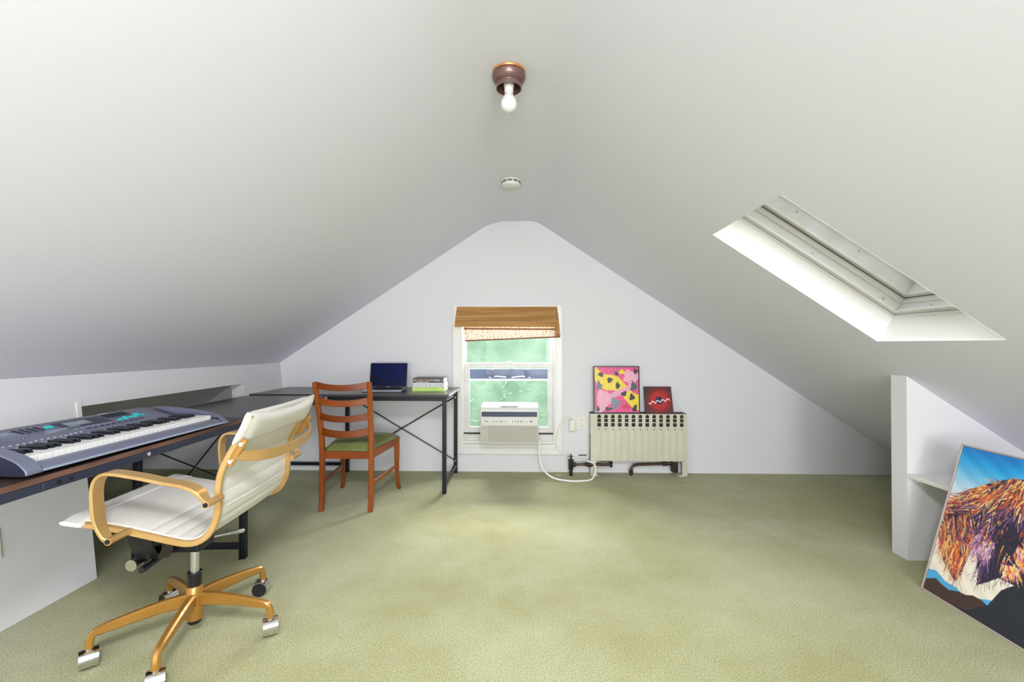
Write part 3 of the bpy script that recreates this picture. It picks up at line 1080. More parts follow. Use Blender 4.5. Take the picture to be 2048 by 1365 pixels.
    # bright tufts
    for (cx, cy, w, h, nn) in ((.315, .245, .030, .035, 90), (.345, .32, .032, .05, 120), (.42, .30, .05, .06, 120)):
        for k in range(nn):
            pal = [(240, 196, 90), (232, 120, 70), (236, 210, 160), (214, 140, 180), (200, 70, 90)]
            stroke(cx + rng.normal(0, w * .5), cy + rng.normal(0, h * .45), R(-60 + 20 * rng.normal()), .03, 1.3, pal[rng.integers(5)])
    # pale gap left of the mound
    return im


pt = thing('cow_painting', 'large framed painting of a shaggy cow leaning against the low white shelf at right', 'painting', (1.822, 2.133, 0))
lean = math.atan(.285)
pt.rotation_euler = (0, 0, -R(90))     # local x runs towards the camera, local -y faces the room
holder = None
# the lean is built into the meshes: local y grows with height
mtx = Matrix.Rotation(-lean, 4, 'X')
PL, PHh = .90, .69


def leaned(ob):
    ob.data.transform(mtx)
    return ob


m_ = MB().plate([(0, 0), (PL, 0), (PL, PHh), (0, PHh)], [[(.007, .007), (PL - .007, .007), (PL - .007, PHh - .007), (.007, PHh - .007)]], -.004, .03)
leaned(m_.build('picture_frame', 'frame', pt, smooth=False, bevel=.001))
leaned(MB().box(.009, PL - .009, .002, .026, .009, PHh - .009).build('canvas', 'canvasedge', pt, smooth=False))
o = paint_grid('painted_front', cow_im(), PL - .018, PHh - .018, attr_mat('oil_paint', .5, bump=.15), pt, 0)
o.data.transform(Matrix.Translation((.009, .0, .009)))
leaned(o)

# shelf on the partition
sf = thing('wall_shelf', 'white painted low shelf fixed to the partition behind the cow painting', 'shelf', (1.985, 2.402, .43))
MB().prism([(.0, -.0005), (.0, -.82), (.69, -.82), (.69, -.0005)], .0, .02, 'z').build('shelf_board', 'trim', sf, smooth=False, bevel=.002)
MB().prism([(.035, -.001), (.60, -.001), (.60, -.02), (.06, -.02)], -.022, -.0005, 'z').build('cleat', 'trim', sf, smooth=False, bevel=.002)

# ================================================================ CEILING LIGHT + SMOKE DETECTOR
cl = thing('ceiling_light', 'copper ceiling lamp holder with one bare white bulb', 'ceiling light', (-.064, 1.79, FZ))
MB().lathe([(.001, -.0005), (.060, -.0005), (.066, -.006), (.064, -.011), (.001, -.011)], 40).build('rim', 'copperrim', cl)
MB().lathe([(.060, -.010), (.067, -.018), (.066, -.032), (.056, -.046), (.047, -.051), (.046, -.055), (.051, -.058), (.051, -.072), (.048, -.072), (.046, -.05), (.040, -.03), (.001, -.028)], 40).build('canopy', 'copper', cl)
MB().lathe([(.001, -.026), (.021, -.028), (.021, -.062), (.018, -.066), (.018, -.085), (.001, -.086)], 28).build('lamp_socket', 'trim', cl)
MB().lathe([(.001, -.080), (.015, -.082), (.017, -.094), (.024, -.106), (.031, -.120), (.0335, -.134), (.031, -.148), (.023, -.159), (.011, -.1655), (.001, -.167)], 28).build('bulb', 'bulb', cl)
sd = thing('smoke_detector', 'round white smoke detector on the ceiling above the gable window', 'smoke detector', (-.093, 2.985, FZ))
MB().lathe([(.001, -.0005), (.066, -.0005), (.071, -.005), (.070, -.012), (.060, -.014), (.001, -.014)], 40).build('base_plate', 'acwhite', sd)
MB().lathe([(.001, -.013), (.060, -.013), (.062, -.030), (.058, -.040), (.048, -.045), (.001, -.046)], 40).build('cover', 'acwhite', sd)
for i in range(10):
    a0 = i * 2 * math.pi / 10
    m_ = MB()
    ring = []
    for k in range(5):
        a = a0 + k * .11
        ring.append([(rr_ * math.cos(a), rr_ * math.sin(a), z) for rr_, z in ((.0605, -.016), (.0632, -.016), (.0632, -.022), (.0605, -.022))])
    m_.rings(ring)
    m_.build('vent_slot', 'radin', sd, smooth=False)
MB().lathe([(.001, -.0455), (.010, -.0455), (.009, -.048), (.001, -.048)], 20, (.012, -.018, 0)).build('test_button', 'outlet', sd)


# ================================================================ DESKS
TZ = .745
# back desk along the gable wall
dk = thing('desk', 'dark desk with laptop and books standing along the back wall', 'desk', (-1.35, 3.66, 0))
q = Vector((-1.35, 3.66, 0))


def wb(x0, x1, y0, y1, z0, z1):
    return MB().box(x0 - q.x, x1 - q.x, y0 - q.y, y1 - q.y, z0, z1)


wb(-2.10, -.572, 3.372, 3.950, TZ - .018, TZ).build('tabletop', 'espresso', dk, smooth=False, bevel=.002)
B = .030
LG = [(-.606, 3.378), (-.606, 3.930), (-1.565, 3.930)]
for x, y in LG:
    wb(x - B / 2, x + B / 2, y - B / 2, y + B / 2, 0, TZ - .018).build('leg', 'blacksteel', dk, smooth=False, bevel=.002)
wb(-1.50, -.59, 3.376, 3.398, TZ - .050, TZ - .018).build('front_rail', 'blacksteel', dk, smooth=False, bevel=.002)
wb(-1.58, -.59, 3.922, 3.944, TZ - .050, TZ - .018).build('rear_rail', 'blacksteel', dk, smooth=False, bevel=.002)
wb(-.617, -.595, 3.39, 3.92, TZ - .045, TZ - .018).build('side_rail', 'blacksteel', dk, smooth=False, bevel=.002)
wb(-.617, -.595, 3.39, 3.92, .055, .083).build('foot_rail', 'blacksteel', dk, smooth=False, bevel=.002)
wb(-2.09, -1.575, 3.925, 3.945, .055, .083).build('foot_rail', 'blacksteel', dk, smooth=False, bevel=.002)
wb(-.5735, -.5705, 3.374, 3.948, TZ - .017, TZ - .002).build('edge_band', 'lightmark', dk, smooth=False)  # pale colour paints a reflection along the board's end
for (a, b) in ((((-1.553, .66)), (-.617, .11)), ((-1.553, .11), (-.617, .66))):
    y = 3.935 if a[1] > .5 else 3.928
    MB().cyl(Vector((a[0], y, a[1])) - q, Vector((b[0], y, b[1])) - q, .005, 8).build('cross_brace', 'blacksteel', dk)
for z in (.11, .66):
    MB().cyl(Vector((-.606, 3.914, z)) - q, Vector((-.606, 3.908, z)) - q, .006, 10).build('bolt', 'chrome', dk)

# left desk carrying the keyboard
RZL = R(2.9)
dl = thing('desk', 'long dark desk along the left wall under the electronic keyboard', 'desk', (-1.402, 1.17, 0), RZL)
MB().box(-.60, 0, -.24, 1.165, .737 - .018, .737).build('tabletop', 'walnut', dl, smooth=False, bevel=.002)
MB().box(-.60, 0, 1.170, 2.185, .737 - .018, .737).build('tabletop', 'espresso', dl, smooth=False, bevel=.002)
MB().box(.0, .002, -.24, 1.164, .7195, .7355).build('edge_band', 'edgewood', dl, smooth=False, label='chipped brown board edge')
MB().box(.0, .002, 1.171, 2.185, .7195, .7355).build('edge_band', 'edgewood', dl, smooth=False)
MB().box(-.022, 0, -.24, 1.165, .690, .7185).build('side_rail', 'greysteel', dl, smooth=False, bevel=.002)
MB().box(-.022, 0, 1.20, 2.16, .690, .7185).build('side_rail', 'blacksteel', dl, smooth=False, bevel=.002)
MB().box(-.60, -.578, -.24, 2.18, .690, .7185).build('side_rail', 'blacksteel', dl, smooth=False, bevel=.002)
for x in (-.575, -.028):
    for y in (1.145,):
        o = MB().box(x - .003, x + .027, y, y + .030, 0, .69).box(x - .001, x + .004, y - .006, y + .03, 0, .69).build('leg', 'blacksteel', dl, smooth=False, bevel=.002)
MB().box(-.575, -.02, 1.150, 1.172, .050, .080).build('foot_rail', 'blacksteel', dl, smooth=False, bevel=.002)
MB().box(-.575, -.02, 1.150, 1.172, .690, .7185).build('end_rail', 'blacksteel', dl, smooth=False, bevel=.002)
MB().box(-.578, -.548, 2.10, 2.13, 0, .69).build('leg', 'blacksteel', dl, smooth=False, bevel=.002)
MB().cyl((-.585, 1.17, .60), (-.585, 2.1, .10), .0045, 8).build('cross_brace', 'blacksteel', dl)
MB().cyl((-.575, 1.17, .10), (-.575, 2.1, .64), .0045, 8).build('cross_brace', 'blacksteel', dl)
jp = MB().box(.0, .004, .105, .225, .693, .7175).build('joining_plate', 'greysteel', dl, smooth=False, bevel=.001)
for y in (.15, .19):
    MB().cyl((.004, y, .706), (.0075, y, .706), .0055, 14).cyl((.0075, y, .706), (.008, y, .706), .003, 8).build('bolt', 'black', jp)
MB().cyl((.0, .50, .706), (.003, .50, .706), .008, 14).build('bolt', 'chrome', dl)

# ================================================================ ELECTRONIC KEYBOARD
kb = thing('electronic_keyboard', 'blue grey electronic piano keyboard lying on the left desk', 'keyboard', (-1.408, 1.232, .7375), R(90.6))
KL = .90
MB().prism([(.012, .012), (.335, .012), (.345, .03), (.335, .075), (.18, .030), (.03, .028)], .02, KL - .02, 'x').build('chassis', 'kbdark', kb)
k0, k1 = .048, KL - .085
# front lip
MB().prism([(.0, .014), (.004, .026), (.018, .036), (.036, .038), (.036, .012)], k0, k1 + .012, 'x').build('front_lip', 'kb', kb)
MB().prism([(-.0015, .013), (.0, .020), (.003, .020), (.003, .012)], .01, KL - .02, 'x').build('front_trim', 'kbsil', kb)
# control panel
MB().prism([(.165, .050), (.172, .060), (.335, .098), (.350, .092), (.356, .070), (.350, .014), (.165, .014)], .045, KL - .13, 'x').build('control_panel', 'kb', kb)
MB().prism([(.160, .050), (.164, .0595), (.172, .0625), (.176, .050)], .046, KL - .14, 'x').build('panel_trim', 'kbsil', kb)
# right end of the panel falls away
m_ = MB()
xa_, xb_ = KL - .13, KL - .045
m_.add([(xa_, .165, .050), (xa_, .172, .060), (xa_, .335, .098), (xa_, .350, .092), (xa_, .356, .014), (xa_, .165, .014),
        (xb_, .225, .045), (xb_, .232, .052), (xb_, .335, .085), (xb_, .350, .080), (xb_, .356, .014), (xb_, .225, .014)],
       [(0, 1, 7, 6), (1, 2, 8, 7), (2, 3, 9, 8), (3, 4, 10, 9), (4, 5, 11, 10), (5, 0, 6, 11), (0, 5, 4, 3, 2, 1), (6, 7, 8, 9, 10, 11)])
m_.build('panel_end', 'kbdark', kb)
MB().box(k1, KL - .03, .03, .232, .02, .040).build('key_bed_cover', 'kbdark', kb, smooth=False)
# end caps: rounded wedge profile
cap = catmull([(-.002, .010, 0), (.0, .024, 0), (.03, .050, 0), (.09, .074, 0), (.17, .090, 0), (.26, .100, 0), (.33, .102, 0), (.352, .088, 0), (.356, .014, 0)], 4)
capp = [(p.x, p.y) for p in cap]
MB().prism(capp, 0, .046, 'x').build('end_cap', 'kb', kb, bevel=.003)
MB().prism([(a * .96 + .004, b * .96) for a, b in capp], -.002, .0, 'x').build('end_face', 'kbdark', kb)
m_ = MB()
rings_ = []
for t in np.linspace(0, 1, 7):
    x = KL - .045 + .06 * t
    f_ = math.sqrt(max(0, 1 - (t * .93) ** 2))
    rings_.append([(x, .18 + (a - .18) * (.55 + .45 * f_), .012 + (b - .012) * (.35 + .65 * f_) * .86) for a, b in capp])
m_.rings(rings_)
m_.build('end_cap', 'kb', kb)
# keys
nw = 36
kw_ = (k1 - k0) / nw
proto = None
for i in range(nw):
    x = k0 + i * kw_
    if proto is None:
        proto = MB().box(.0008, kw_ - .0012, .037, .168, .030, .056).build('white_key', 'key', kb, smooth=False, bevel=.0008)
        proto.location = (x, 0, 0)
    else:
        c = proto.copy()
        COL.objects.link(c)
        c.parent = kb
        c.location = (x, 0, 0)
proto = None
for i in range(nw - 1):
    if i % 7 in (0, 1, 3, 4, 5):
        x = k0 + (i + 1) * kw_
        if proto is None:
            proto = MB().prism([(.082, .056), (.088, .067), (.166, .067), (.166, .056)], -.0055, .0055, 'x').build('black_key', 'bkey', kb, smooth=False, bevel=.0008)
            proto.location = (x, 0, 0)
        else:
            c = proto.copy()
            COL.objects.link(c)
            c.parent = kb
            c.location = (x, 0, 0)


def onp(x0, x1, b0, b1, h=.0015):     # slab lying on the sloped panel
    z = lambda b: .060 + (b - .172) * (.038 / .163)
    return [(x0, b0, z(b0) - .002), (x1, b0, z(b0) - .002), (x1, b1, z(b1) - .002), (x0, b1, z(b1) - .002),
            (x0, b0, z(b0) + h), (x1, b0, z(b0) + h), (x1, b1, z(b1) + h), (x0, b1, z(b1) + h)]


MB().hexa(onp(.36, .54, .245, .315, .001)).build('display_surround', 'greysteel', kb, smooth=False, bevel=.001)
MB().hexa(onp(.385, .47, .262, .300, .0022)).build('display', 'lcd', kb, smooth=False)
m_ = MB()
for i in range(12):
    rad = .035 + i * .011
    pts = []
    for k in range(9):
        t = -1.2 + k * .30
        xx_, bb = .10 + rad * math.cos(t), .262 + rad * .62 * math.sin(t)
        if .20 < bb < .32 and .05 < xx_ < .225:
            pts.append((xx_, bb, .060 + (bb - .172) * .233 + .001))
    if len(pts) > 2:
        m_.tube(pts, .0009, 5)
m_.build('speaker_grille', 'kbsil', kb)
for i in range(4):
    MB().hexa(onp(.232 + i * .022, .238 + i * .022, .272, .31, .002)).build('vent_slot', 'kbdark', kb, smooth=False)
MB().hexa(onp(.322, .345, .282, .298, .003)).build('button', 'teal', kb, smooth=False, bevel=.001)
for (x, b, w) in ((.275, .236, .03), (.305, .24, .022), (.33, .246, .026), (.29, .25, .12)):
    MB().hexa(onp(x, x + w, b, b + .005, .002)).build('button', 'kbsil', kb, smooth=False)
for i in range(16):
    MB().hexa(onp(.07 + i * .019, .076 + i * .019, .192 + .002 * math.sin(i), .197 + .002 * math.sin(i), .002)).build('button', 'lightmark', kb, smooth=False)
for (x, b) in ((.555, .236), (.57, .242), (.585, .236), (.60, .243), (.622, .246), (.637, .240), (.652, .247), (.667, .252), (.682, .246), (.60, .256), (.655, .262), (.672, .268)):
    MB().hexa(onp(x, x + .014, b, b + .008, .003)).build('button', 'teal', kb, smooth=False, bevel=.001)
for r_ in range(3):
    for i in range(5):
        MB().hexa(onp(.555 + i * .022, .571 + i * .022, .280 + r_ * .014, .288 + r_ * .014, .0025)).build('button', 'kbdark', kb, smooth=False)
for i in range(10):
    MB().hexa(onp(.40 + i * .026, .414 + i * .026, .212, .219, .002)).build('button', 'greysteel', kb, smooth=False)
for i in range(7):
    MB().hexa(onp(.37 + i * .022, .38 + i * .022, .228, .233, .0022)).build('button', 'kbsil', kb, smooth=False)
MB().hexa(onp(.56, .60, .326, .331, .001)).build('logo_print', 'lightmark', kb, smooth=False)
for x in (.06, KL - .08):
    for b in (.05, .31):
        MB().cyl((x, b, .0), (x, b, .014), .011, 12).build('rubber_foot', 'black', kb)

# ================================================================ LAPTOP
lp = thing('laptop', 'open grey laptop with a dark blue screen on the back desk', 'laptop', (-1.145, 3.735, TZ), R(4))
MB().box(-.155, .155, -.225, .0, .003, .016).build('base', 'alu', lp, smooth=False, bevel=.004)
MB().box(-.135, .135, -.125, -.02, .0155, .0168).build('key_deck', 'laptopdark', lp, smooth=False)
MB().box(-.05, .05, -.215, -.14, .0155, .0166).build('touchpad', mat('touchpad_grey', (120, 124, 134), .3, .5), lp, smooth=False)
lid = MB().box(-.155, .155, .0, .007, .0, .212)
lid = lid.build('screen_lid', 'alu', lp, smooth=False, bevel=.004)
MB().box(-.1535, .1535, -.0008, .0002, .004, .2105).build('bezel', 'laptopdark', lid, smooth=False)
MB().box(-.149, .149, -.0016, -.0008, .016, .206).build('display', 'screen', lid, smooth=False)
MB().box(-.018, .018, -.0016, -.0008, .0085, .0105).build('name_mark', 'lightmark', lid, smooth=False)
lid.location = (0, .0, .014)
lid.rotation_euler = (R(-12), 0, 0)
MB().cyl((-.10, 0, .014), (.10, 0, .014), .006, 12).build('hinge', 'laptopdark', lp)

# ================================================================ BOOKS
bz = TZ + .0005
BK = [('lime green hardback at the bottom of the book stack on the back desk', 'bookgreen', .259, .185, .034, 0, .008),
      ('pale grey book in the middle of the stack on the back desk', 'bookgrey', .250, .19, .036, -.6, .012),
      ('thick black book with gold title on top of the stack on the back desk', 'bookblack', .246, .178, .034, .8, .006)]
for lab, mm, L_, Dp, T_, rot, dx in BK:
    bk = thing('book', lab, 'book', (-.778 + dx * .3, 3.595, bz), R(rot), 'books stacked beside the laptop')
    c = .0022
    m_ = MB().box(-L_ / 2, L_ / 2, 0, Dp, 0, c).box(-L_ / 2, L_ / 2, 0, Dp, T_ - c, T_).box(-L_ / 2, L_ / 2, -.001, c, 0, T_)
    m_.build('cover', mm, bk, smooth=False, bevel=.0008)
    MB().box(-L_ / 2 + .004, L_ / 2 - .003, c, Dp - .004, c, T_ - c).build('pages', 'paper', bk, smooth=False)
    if mm == 'bookblack':
        for txt, x, z, sz, mt_ in (('BEYOND WORDS', -.118, .0115, .0205, 'lettergold'),):
            cu = bpy.data.curves.new('lettering', 'FONT')
            cu.body = txt
            cu.size = sz
            cu.extrude = .0003
            ob = bpy.data.objects.new('lettering', cu)
            COL.objects.link(ob)
            dg = bpy.context.evaluated_depsgraph_get()
            me = bpy.data.meshes.new_from_object(ob.evaluated_get(dg))
            bpy.data.objects.remove(ob)
            me.materials.clear()
            me.materials.append(M[mt_])
            ob = bpy.data.objects.new('lettering', me)
            COL.objects.link(ob)
            ob.parent = bk
            ob.rotation_euler = (R(90), 0, 0)
            ob.location = (x, -.0015, z)
        m_ = MB()
        for i in range(16):
            m_.box(-.10 + i * .0068, -.0955 + i * .0068, -.0018, -.001, .004, .0075)
        for i in range(8):
            m_.box(.048 + i * .0062, .0525 + i * .0062, -.0018, -.001, .020, .024)
            m_.box(.048 + i * .0062, .0520 + i * .0062, -.0018, -.001, .011, .015)
        m_.box(.106, .113, -.0018, -.001, .013, .02)
        m_.build('small_print', 'letterwhite', bk, smooth=False)
    if mm == 'bookgrey':
        m_ = MB()
        for i in range(7):
            m_.box(-.08 + i * .03, -.077 + i * .03, -.0018, -.001, .012, .022)
        m_.build('small_print', 'greysteel', bk, smooth=False)
    bz += T_ + .0004

# ================================================================ DINING CHAIR
dc = thing('dining_chair', 'cherry wood ladder back dining chair with olive green vinyl seat at the back desk', 'chair', (-1.205, 3.24, 0))
q = Vector((-1.205, 3.24, 0))
rl, rr_, fl, fr = (-1.372, 3.008), (-1.036, 3.005), (-1.418, 3.478), (-.992, 3.470)


def dloc(p):
    return Vector(p) - q


for (x, y), sgn in ((rl, -1), (rr_, 1)):
    pts = [(x, y - .01, 0), (x, y + .004, .10), (x, y + .008, .22), (x, y + .006, .42), (x + sgn * .004, y - .015, .60), (x + sgn * .010, y - .05, .76), (x + sgn * .014, y - .078, .872)]
    MB().sweep([dloc(p) for p in pts], .030, .040, (1, 0, 0), smooth=6, hs=([0, .4, 1], [.85, 1.1, .75])).build('rear_leg', 'cherry', dc)
for (x, y), sgn in ((fl, -1), (fr, 1)):
    pts = [(x + sgn * .014, y + .018, 0), (x + sgn * .004, y + .006, .05), (x, y, .13), (x + 0, y - .004, .25), (x, y - .006, .40)]
    MB().sweep([dloc(p) for p in pts], .034, .036, (1, 0, 0), smooth=6, ws=([0, .35, 1], [.75, .72, 1.15]), hs=([0, .35, 1], [.8, .75, 1.1])).build('front_leg', 'cherry', dc)
for (zt, zb) in ((.877, .832), (.773, .726), (.668, .620), (.566, .514)):
    zc = (zt + zb) / 2
    f_ = (zc - .42) / .45
    yo = 3.006 - .075 * f_ ** 1.3
    xo = .013 * f_
    pts = []
    x0_, x1_ = rl[0] - xo + .008, rr_[0] + xo - .008
    rings_ = []
    for k in range(17):
        t = k / 16
        x = x0_ + (x1_ - x0_) * t
        bow = 4 * t * (1 - t)
        y = yo - .034 * bow
        za, zb_ = zb - .014 * bow, zt - .020 * bow
        rings_.append([dloc(v) for v in ((x, y - .007, za), (x, y - .007, zb_), (x, y + .007, zb_), (x, y + .007, za))])
    MB().rings(rings_).build('back_slat', 'cherryh', dc, bevel=.003)
MB().prism([(rl[0] + .01 - q.x, .352), (rr_[0] - .01 - q.x, .352), (rr_[0] - .01 - q.x, .402), (rl[0] + .01 - q.x, .402)], -.243, -.222, 'y').build('apron', 'cherryh', dc, smooth=False, bevel=.002)
MB().prism([(fl[0] + .01 - q.x, .352), (fr[0] - .01 - q.x, .352), (fr[0] - .01 - q.x, .402), (fl[0] + .01 - q.x, .402)], .215, .238, 'y').build('apron', 'cherryh', dc, smooth=False, bevel=.002)
for a, b in ((rl, fl), (rr_, fr)):
    MB().sweep([dloc((a[0], a[1] + .01, .377)), dloc((b[0], b[1] - .01, .377))], .022, .052, (1, 0, 0)).build('apron', 'cherry', dc)
    MB().sweep([dloc((a[0], a[1] + .01, .185)), dloc((b[0], b[1] - .005, .185))], .016, .026, (1, 0, 0)).build('stretcher', 'cherry', dc)
# padded seat
m_ = MB()
gx, gy = 15, 13
grid, gridb = [], []
for j in range(gy):
    t = j / (gy - 1)
    for i in range(gx):
        s_ = i / (gx - 1)
        xl = rl[0] + .018 + (fl[0] - .016 - rl[0] - .018) * t
        xr = rr_[0] - .018 + (fr[0] + .016 - rr_[0] + .018) * t
        x = xl + (xr - xl) * s_
        y = 3.012 + (3.492 - 3.012) * t
        e = (1 - abs(2 * s_ - 1) ** 4) * (1 - abs(2 * t - 1) ** 4)
        z = .404 + .050 * max(e, 0) ** .33
        grid.append(dloc((x, y, z)))
        gridb.append(dloc((x, y, .402)))
n = gx * gy
m_.add(grid + gridb, [(j * gx + i, j * gx + i + 1, (j + 1) * gx + i + 1, (j + 1) * gx + i) for j in range(gy - 1) for i in range(gx - 1)]
       + [(n + j * gx + i, n + (j + 1) * gx + i, n + (j + 1) * gx + i + 1, n + j * gx + i + 1) for j in range(gy - 1) for i in range(gx - 1)]
       + [(i, n + i, n + i + 1, i + 1) for i in range(gx - 1)] + [((gy - 1) * gx + i, (gy - 1) * gx + i + 1, n + (gy - 1) * gx + i + 1, n + (gy - 1) * gx + i) for i in range(gx - 1)]
       + [(j * gx, (j + 1) * gx, n + (j + 1) * gx, n + j * gx) for j in range(gy - 1)] + [(j * gx + gx - 1, n + j * gx + gx - 1, n + (j + 1) * gx + gx - 1, (j + 1) * gx + gx - 1) for j in range(gy - 1)])
m_.build('seat', 'olive', dc, angle=60)

# ================================================================ OFFICE CHAIR
oc = thing('office_chair', 'white ribbed office chair with gold metal frame on five casters', 'chair', (-1.262, 1.715, 0), R(3.8))
low = [(-.262, .522), (-.20, .512), (-.10, .495), (-.016, .475), (.075, .453), (.12, .446), (.16, .452), (.198, .478), (.224, .525), (.234, .58), (.233, .635), (.243, .69), (.266, .740), (.300, .798), (.322, .840), (.338, .880)]
C2 = catmull([(x, 0, z) for x, z in low], 7)


def offpath(d, y=0.):
    out = []
    K = len(C2)
    for k in range(K):
        t = (C2[min(k + 1, K - 1)] - C2[max(k - 1, 0)]).normalized()
        nv = Vector((-t.z, 0, t.x))       # up / towards the sitter
        out.append(C2[k] + nv * d + Vector((0, y, 0)))
    return out


for y in (-.252, .252):
    MB().sweep(offpath(.012, y), .015, .021, (0, 1, 0)).build('side_rail', 'gold', oc)
# arc length
cp = offpath(.022)
al = [0]
for a, b in zip(cp, cp[1:]):
    al.append(al[-1] + (b - a).length)
TL = al[-1]
K = len(cp)
m_ = MB()
rows_t, rows_b = [], []
NC = 13
dense = 260
dl_ = np.linspace(0, TL, dense)
pxs = np.interp(dl_, al, [p.x for p in cp])
pzs = np.interp(dl_, al, [p.z for p in cp])
for k in range(dense):
    a, b = max(k - 1, 0), min(k + 1, dense - 1)
    t = Vector((pxs[b] - pxs[a], 0, pzs[b] - pzs[a])).normalized()
    nv = Vector((-t.z, 0, t.x))
    s_ = dl_[k]
    rib = abs(math.sin(math.pi * (s_ - .07) / .047)) ** .5
    top_smooth = 1.0
    if .235 < s_ < .705:
        th = .0045 + .0065 * rib
    else:
        th = .011
    row1, row2 = [], []
    for j in range(NC):
        y = -.245 + .49 * j / (NC - 1)
        e = 1 - (2 * j / (NC - 1) - 1) ** 2
        edge = .45 if j in (0, NC - 1) else 1
        sag = -.004 * e * (1 if s_ < TL * .5 else 0) - (.006 * e if s_ > TL * .6 else 0)
        c = Vector((pxs[k], y, pzs[k]))
        row1.append(c + nv * (th * edge + sag))
        row2.append(c + nv * (-th * edge * .8 + sag))
    rows_t.append(row1)
    rows_b.append(row2)
rings_ = [r1 + r2[::-1] for r1, r2 in zip(rows_t, rows_b)]
m_.rings(rings_)
m_.build('seat_sling', 'vinyl', oc, angle=50)


def pocket(s0, s1, w, th, dip, name):
    m_ = MB()
    rings_ = []
    for k in range(14):
        s_ = s0 + (s1 - s0) * k / 13
        i = s_ / TL * (dense - 1)
        kk = min(max(int(round(i)), 1), dense - 2)
        t = Vector((pxs[kk + 1] - pxs[kk - 1], 0, pzs[kk + 1] - pzs[kk - 1])).normalized()
        nv = Vector((-t.z, 0, t.x))
        ex = s_ - dl_[kk]
        c0_ = Vector((pxs[kk], 0, pzs[kk])) + t * ex - nv * .007
        q_ = (k / 13)
        th_ = th * (1 - .55 * max(0, (abs(2 * q_ - 1) - .6) / .4) ** 2)
        ring = []
        nn = 17
        for j in range(nn):
            yy = -w + 2 * w * j / (nn - 1)
            e = 1 - (yy / w) ** 2
            ed = max(.35, min(1, (1 - abs(yy / w)) * 12 + .35))
            cc = c0_ + t * (-dip * e * (q_ if dip > 0 else (1 - q_)))
            ring.append(cc + Vector((0, yy, 0)) + nv * (th_ * ed))
        for j in range(nn - 1, -1, -1):
            yy = -w + 2 * w * j / (nn - 1)
            e = 1 - (yy / w) ** 2
            ed = max(.35, min(1, (1 - abs(yy / w)) * 12 + .35))
            cc = c0_ + t * (-dip * e * (q_ if dip > 0 else (1 - q_)))
            ring.append(cc + Vector((0, yy, 0)) - nv * (th_ * ed * 1.15))
        rings_.append(ring)
    m_.rings(rings_)
    m_.build(name, 'vinyl', oc, angle=60)


pocket(TL - .105, TL + .010, .270, .0185, .026, 'head_pad')
pocket(-.014, .058, .270, .0175, 0, 'front_pad')
# crossed stretcher bars under seat
# arms
AN = [(-.066, 0, .500), (-.082, 0, .518), (-.100, 0, .560), (-.108, 0, .62), (-.108, 0, .672), (-.094, 0, .704), (-.060, 0, .716), (.02, 0, .704), (.104, 0, .686), (.165, 0, .674), (.205, 0, .655), (.225, 0, .630), (.236, 0, .612)]
for sgn in (-1, 1):
    y = sgn * .325
    arm = MB().sweep([(a, y, c) for a, b, c in AN], .046, .011, (0, 1, 0), smooth=7, ws=([0, .06, .2, .85, .95, 1], [.45, .75, 1, 1, .7, .45]), hs=([0, .08, .92, 1], [1.8, 1, 1, 1.8])).build('armrest', 'gold', oc)
    for (ax, az) in ((-.064, .503), (.234, .614)):
        ya_, yb_ = sgn * .256, sgn * .338
        MB().cyl((ax, ya_, az), (ax, yb_, az), .0115, 16).build('mount', 'gold', arm)
        MB().cyl((ax, yb_, az), (ax, yb_ + sgn * .002, az), .008, 12).build('bolt', 'blacksteel', arm)
# back cross bar bowed behind
bb = MB().sweep([(.285, -.262, .757), (.305, -.235, .745), (.345, -.17, .735), (.365, -.06, .733), (.365, .06, .735), (.35, .17, .742), (.322, .235, .755), (.300, .262, .768)], .036, .011, (0, 0, 1), smooth=6).build('back_bar', 'gold', oc)
for y in (-.262, .262):
    MB().sweep([(.262, y, .718), (.315, y, .805)], .006, .020, (0, 1, 0)).build('mounting_plate', 'golddull', bb)
    MB().cyl((.270, y * 1.01, .733), (.270, y * 1.04, .733), .007, 12).build('bolt', 'chrome', bb)
    MB().cyl((.305, y * 1.01, .79), (.305, y * 1.04, .79), .007, 12).build('bolt', 'chrome', bb)
# tilt mechanism
mc = MB().box(-.165, .03, -.05, .05, .335, .378).build('tilt_mechanism', 'blacksteel', oc, smooth=False, bevel=.008)
for sgn in (-1, 1):
    MB().sweep([(-.040, sgn * .246, .492), (-.070, sgn * .19, .420), (-.095, sgn * .13, .356), (-.11, sgn * .09, .347), (-.115, sgn * .04, .345)], .075, .007, (1, 0, 0), smooth=3).build('seat_spar', 'blacksteel', mc)
    MB().sweep([(.055, sgn * .246, .462), (.02, sgn * .20, .415), (-.03, sgn * .15, .37), (-.07, sgn * .10, .350), (-.08, sgn * .05, .347)], .032, .007, (1, 0, 0), smooth=3).build('seat_spar', 'blacksteel', mc)
MB().cyl((-.128, -.13, .346), (-.128, -.045, .346), .0185, 24).build('tension_knob_stem', 'blacksteel', mc)
MB().cyl((-.128, -.165, .346), (-.128, -.13, .346), .0195, 28).build('tension_knob', 'chrome', mc)
m_ = MB().tube([(-.085, -.175, .334), (-.085, -.168, .334), (-.085, -.08, .338), (-.083, -.055, .339)], [.011, .0125, .0085, .005], 14).build('height_lever', 'black', mc)
MB().tube([(-.083, -.055, .339), (-.08, .0, .341), (-.07, .10, .343), (-.06, .16, .345)], .005, 10).build('lever_rod', 'greysteel', m_)
MB().cyl((-.083, -.045, .339), (-.083, -.035, .339), .010, 14).build('collar', 'black', m_)
MB().cyl((-.082, -.012, .340), (-.082, -.002, .340), .010, 14).build('collar', 'black', m_)
m_ = MB().tube([(-.07, .05, .335), (-.05, .15, .309), (-.018, .232, .291)], .0045, 10).build('tilt_lever', 'steel', mc)
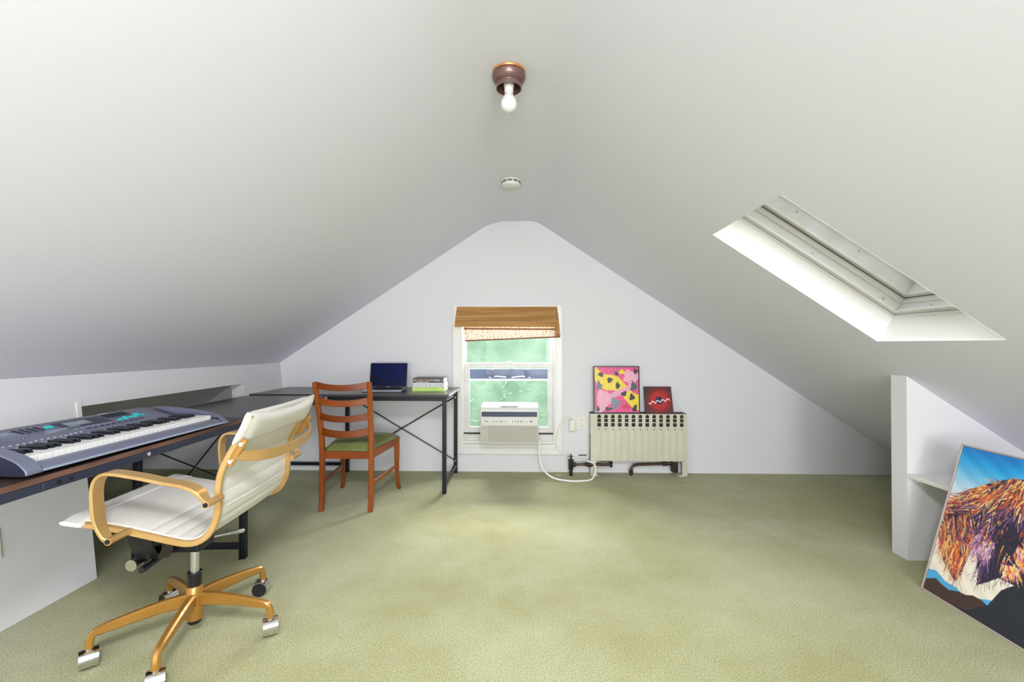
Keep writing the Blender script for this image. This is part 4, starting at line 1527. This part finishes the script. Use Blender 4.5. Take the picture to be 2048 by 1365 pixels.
MB().tube([(-.018, .232, .291), (.004, .285, .281), (.008, .295, .279)], [.006, .0105, .007], 14).build('lever_tip', 'chrome', m_)
# column
cx = -.016
MB().cyl((cx, 0, .22), (cx, 0, .345), .0145, 28).build('gas_lift', 'steel', oc)
MB().lathe([(.001, .178), (.022, .178), (.0245, .235), (.026, .240), (.024, .243), (.001, .243)], 28, (cx, 0, 0)).build('column_sleeve', 'black', oc)
hub = MB().lathe([(.001, .062), (.027, .062), (.0285, .068), (.0285, .186), (.026, .190), (.001, .190)], 36, (cx, 0, 0)).build('hub', 'golddull', oc)
MB().lathe([(.001, .046), (.020, .046), (.023, .050), (.023, .062), (.001, .062)], 28, (cx, 0, 0)).build('hub_cap', 'black', hub)


def dirs(a):
    return Vector((math.cos(a), math.sin(a), 0))


SW = [212, 262, 330, 35, 120]
for i in range(5):
    a = R((-4, 66, 140, 216, 283)[i])
    d = dirs(a)
    c = Vector((cx, 0, 0))
    z0 = Vector((0, 0, 1))
    pts = [c + d * .022 + z0 * .140, c + d * .10 + z0 * .141, c + d * .20 + z0 * .132, c + d * .268 + z0 * .123, c + d * .288 + z0 * .116, c + d * .297 + z0 * .096, c + d * .299 + z0 * .072]
    side = z0.cross(d)
    lg = MB().sweep(pts, .026, .046, side, smooth=6, ws=([0, .6, .75, 1], [1.15, .85, .8, .95]), hs=([0, .6, .75, 1], [1.1, .55, .48, .55])).build('base_leg', 'golddull', oc)
    p = c + d * .299
    w = dirs(R((120, 190, 155, 130, 120)[i]))      # swivel direction of the caster
    ax_ = z0.cross(w)
    ctr = p + w * .010
    MB().cyl(p + z0 * .055, p + z0 * .074, .008, 14).build('caster_stem', 'steel', lg)
    for sg in (-1, 1):
        c1_ = ctr + ax_ * sg * .006 + z0 * .0300
        c2_ = ctr + ax_ * sg * .021 + z0 * .0300
        MB().cyl(c1_, c2_, .0298, 24).build('caster_wheel', 'black', lg)
    # chrome hood wrapping the upper wheels
    m_ = MB()
    rings_ = []
    for k in range(11):
        t = R(-28 + 165 * k / 10)
        o1 = ctr + z0 * .0300 + (w * -1 * math.cos(t) + z0 * math.sin(t)) * .0345
        o2 = ctr + z0 * .0300 + (w * -1 * math.cos(t) + z0 * math.sin(t)) * .0312
        rings_.append([o1 - ax_ * .026, o1 + ax_ * .026, o2 + ax_ * .026, o2 - ax_ * .026])
    m_.rings(rings_)
    m_.build('caster_hood', 'chrome', lg, angle=50)
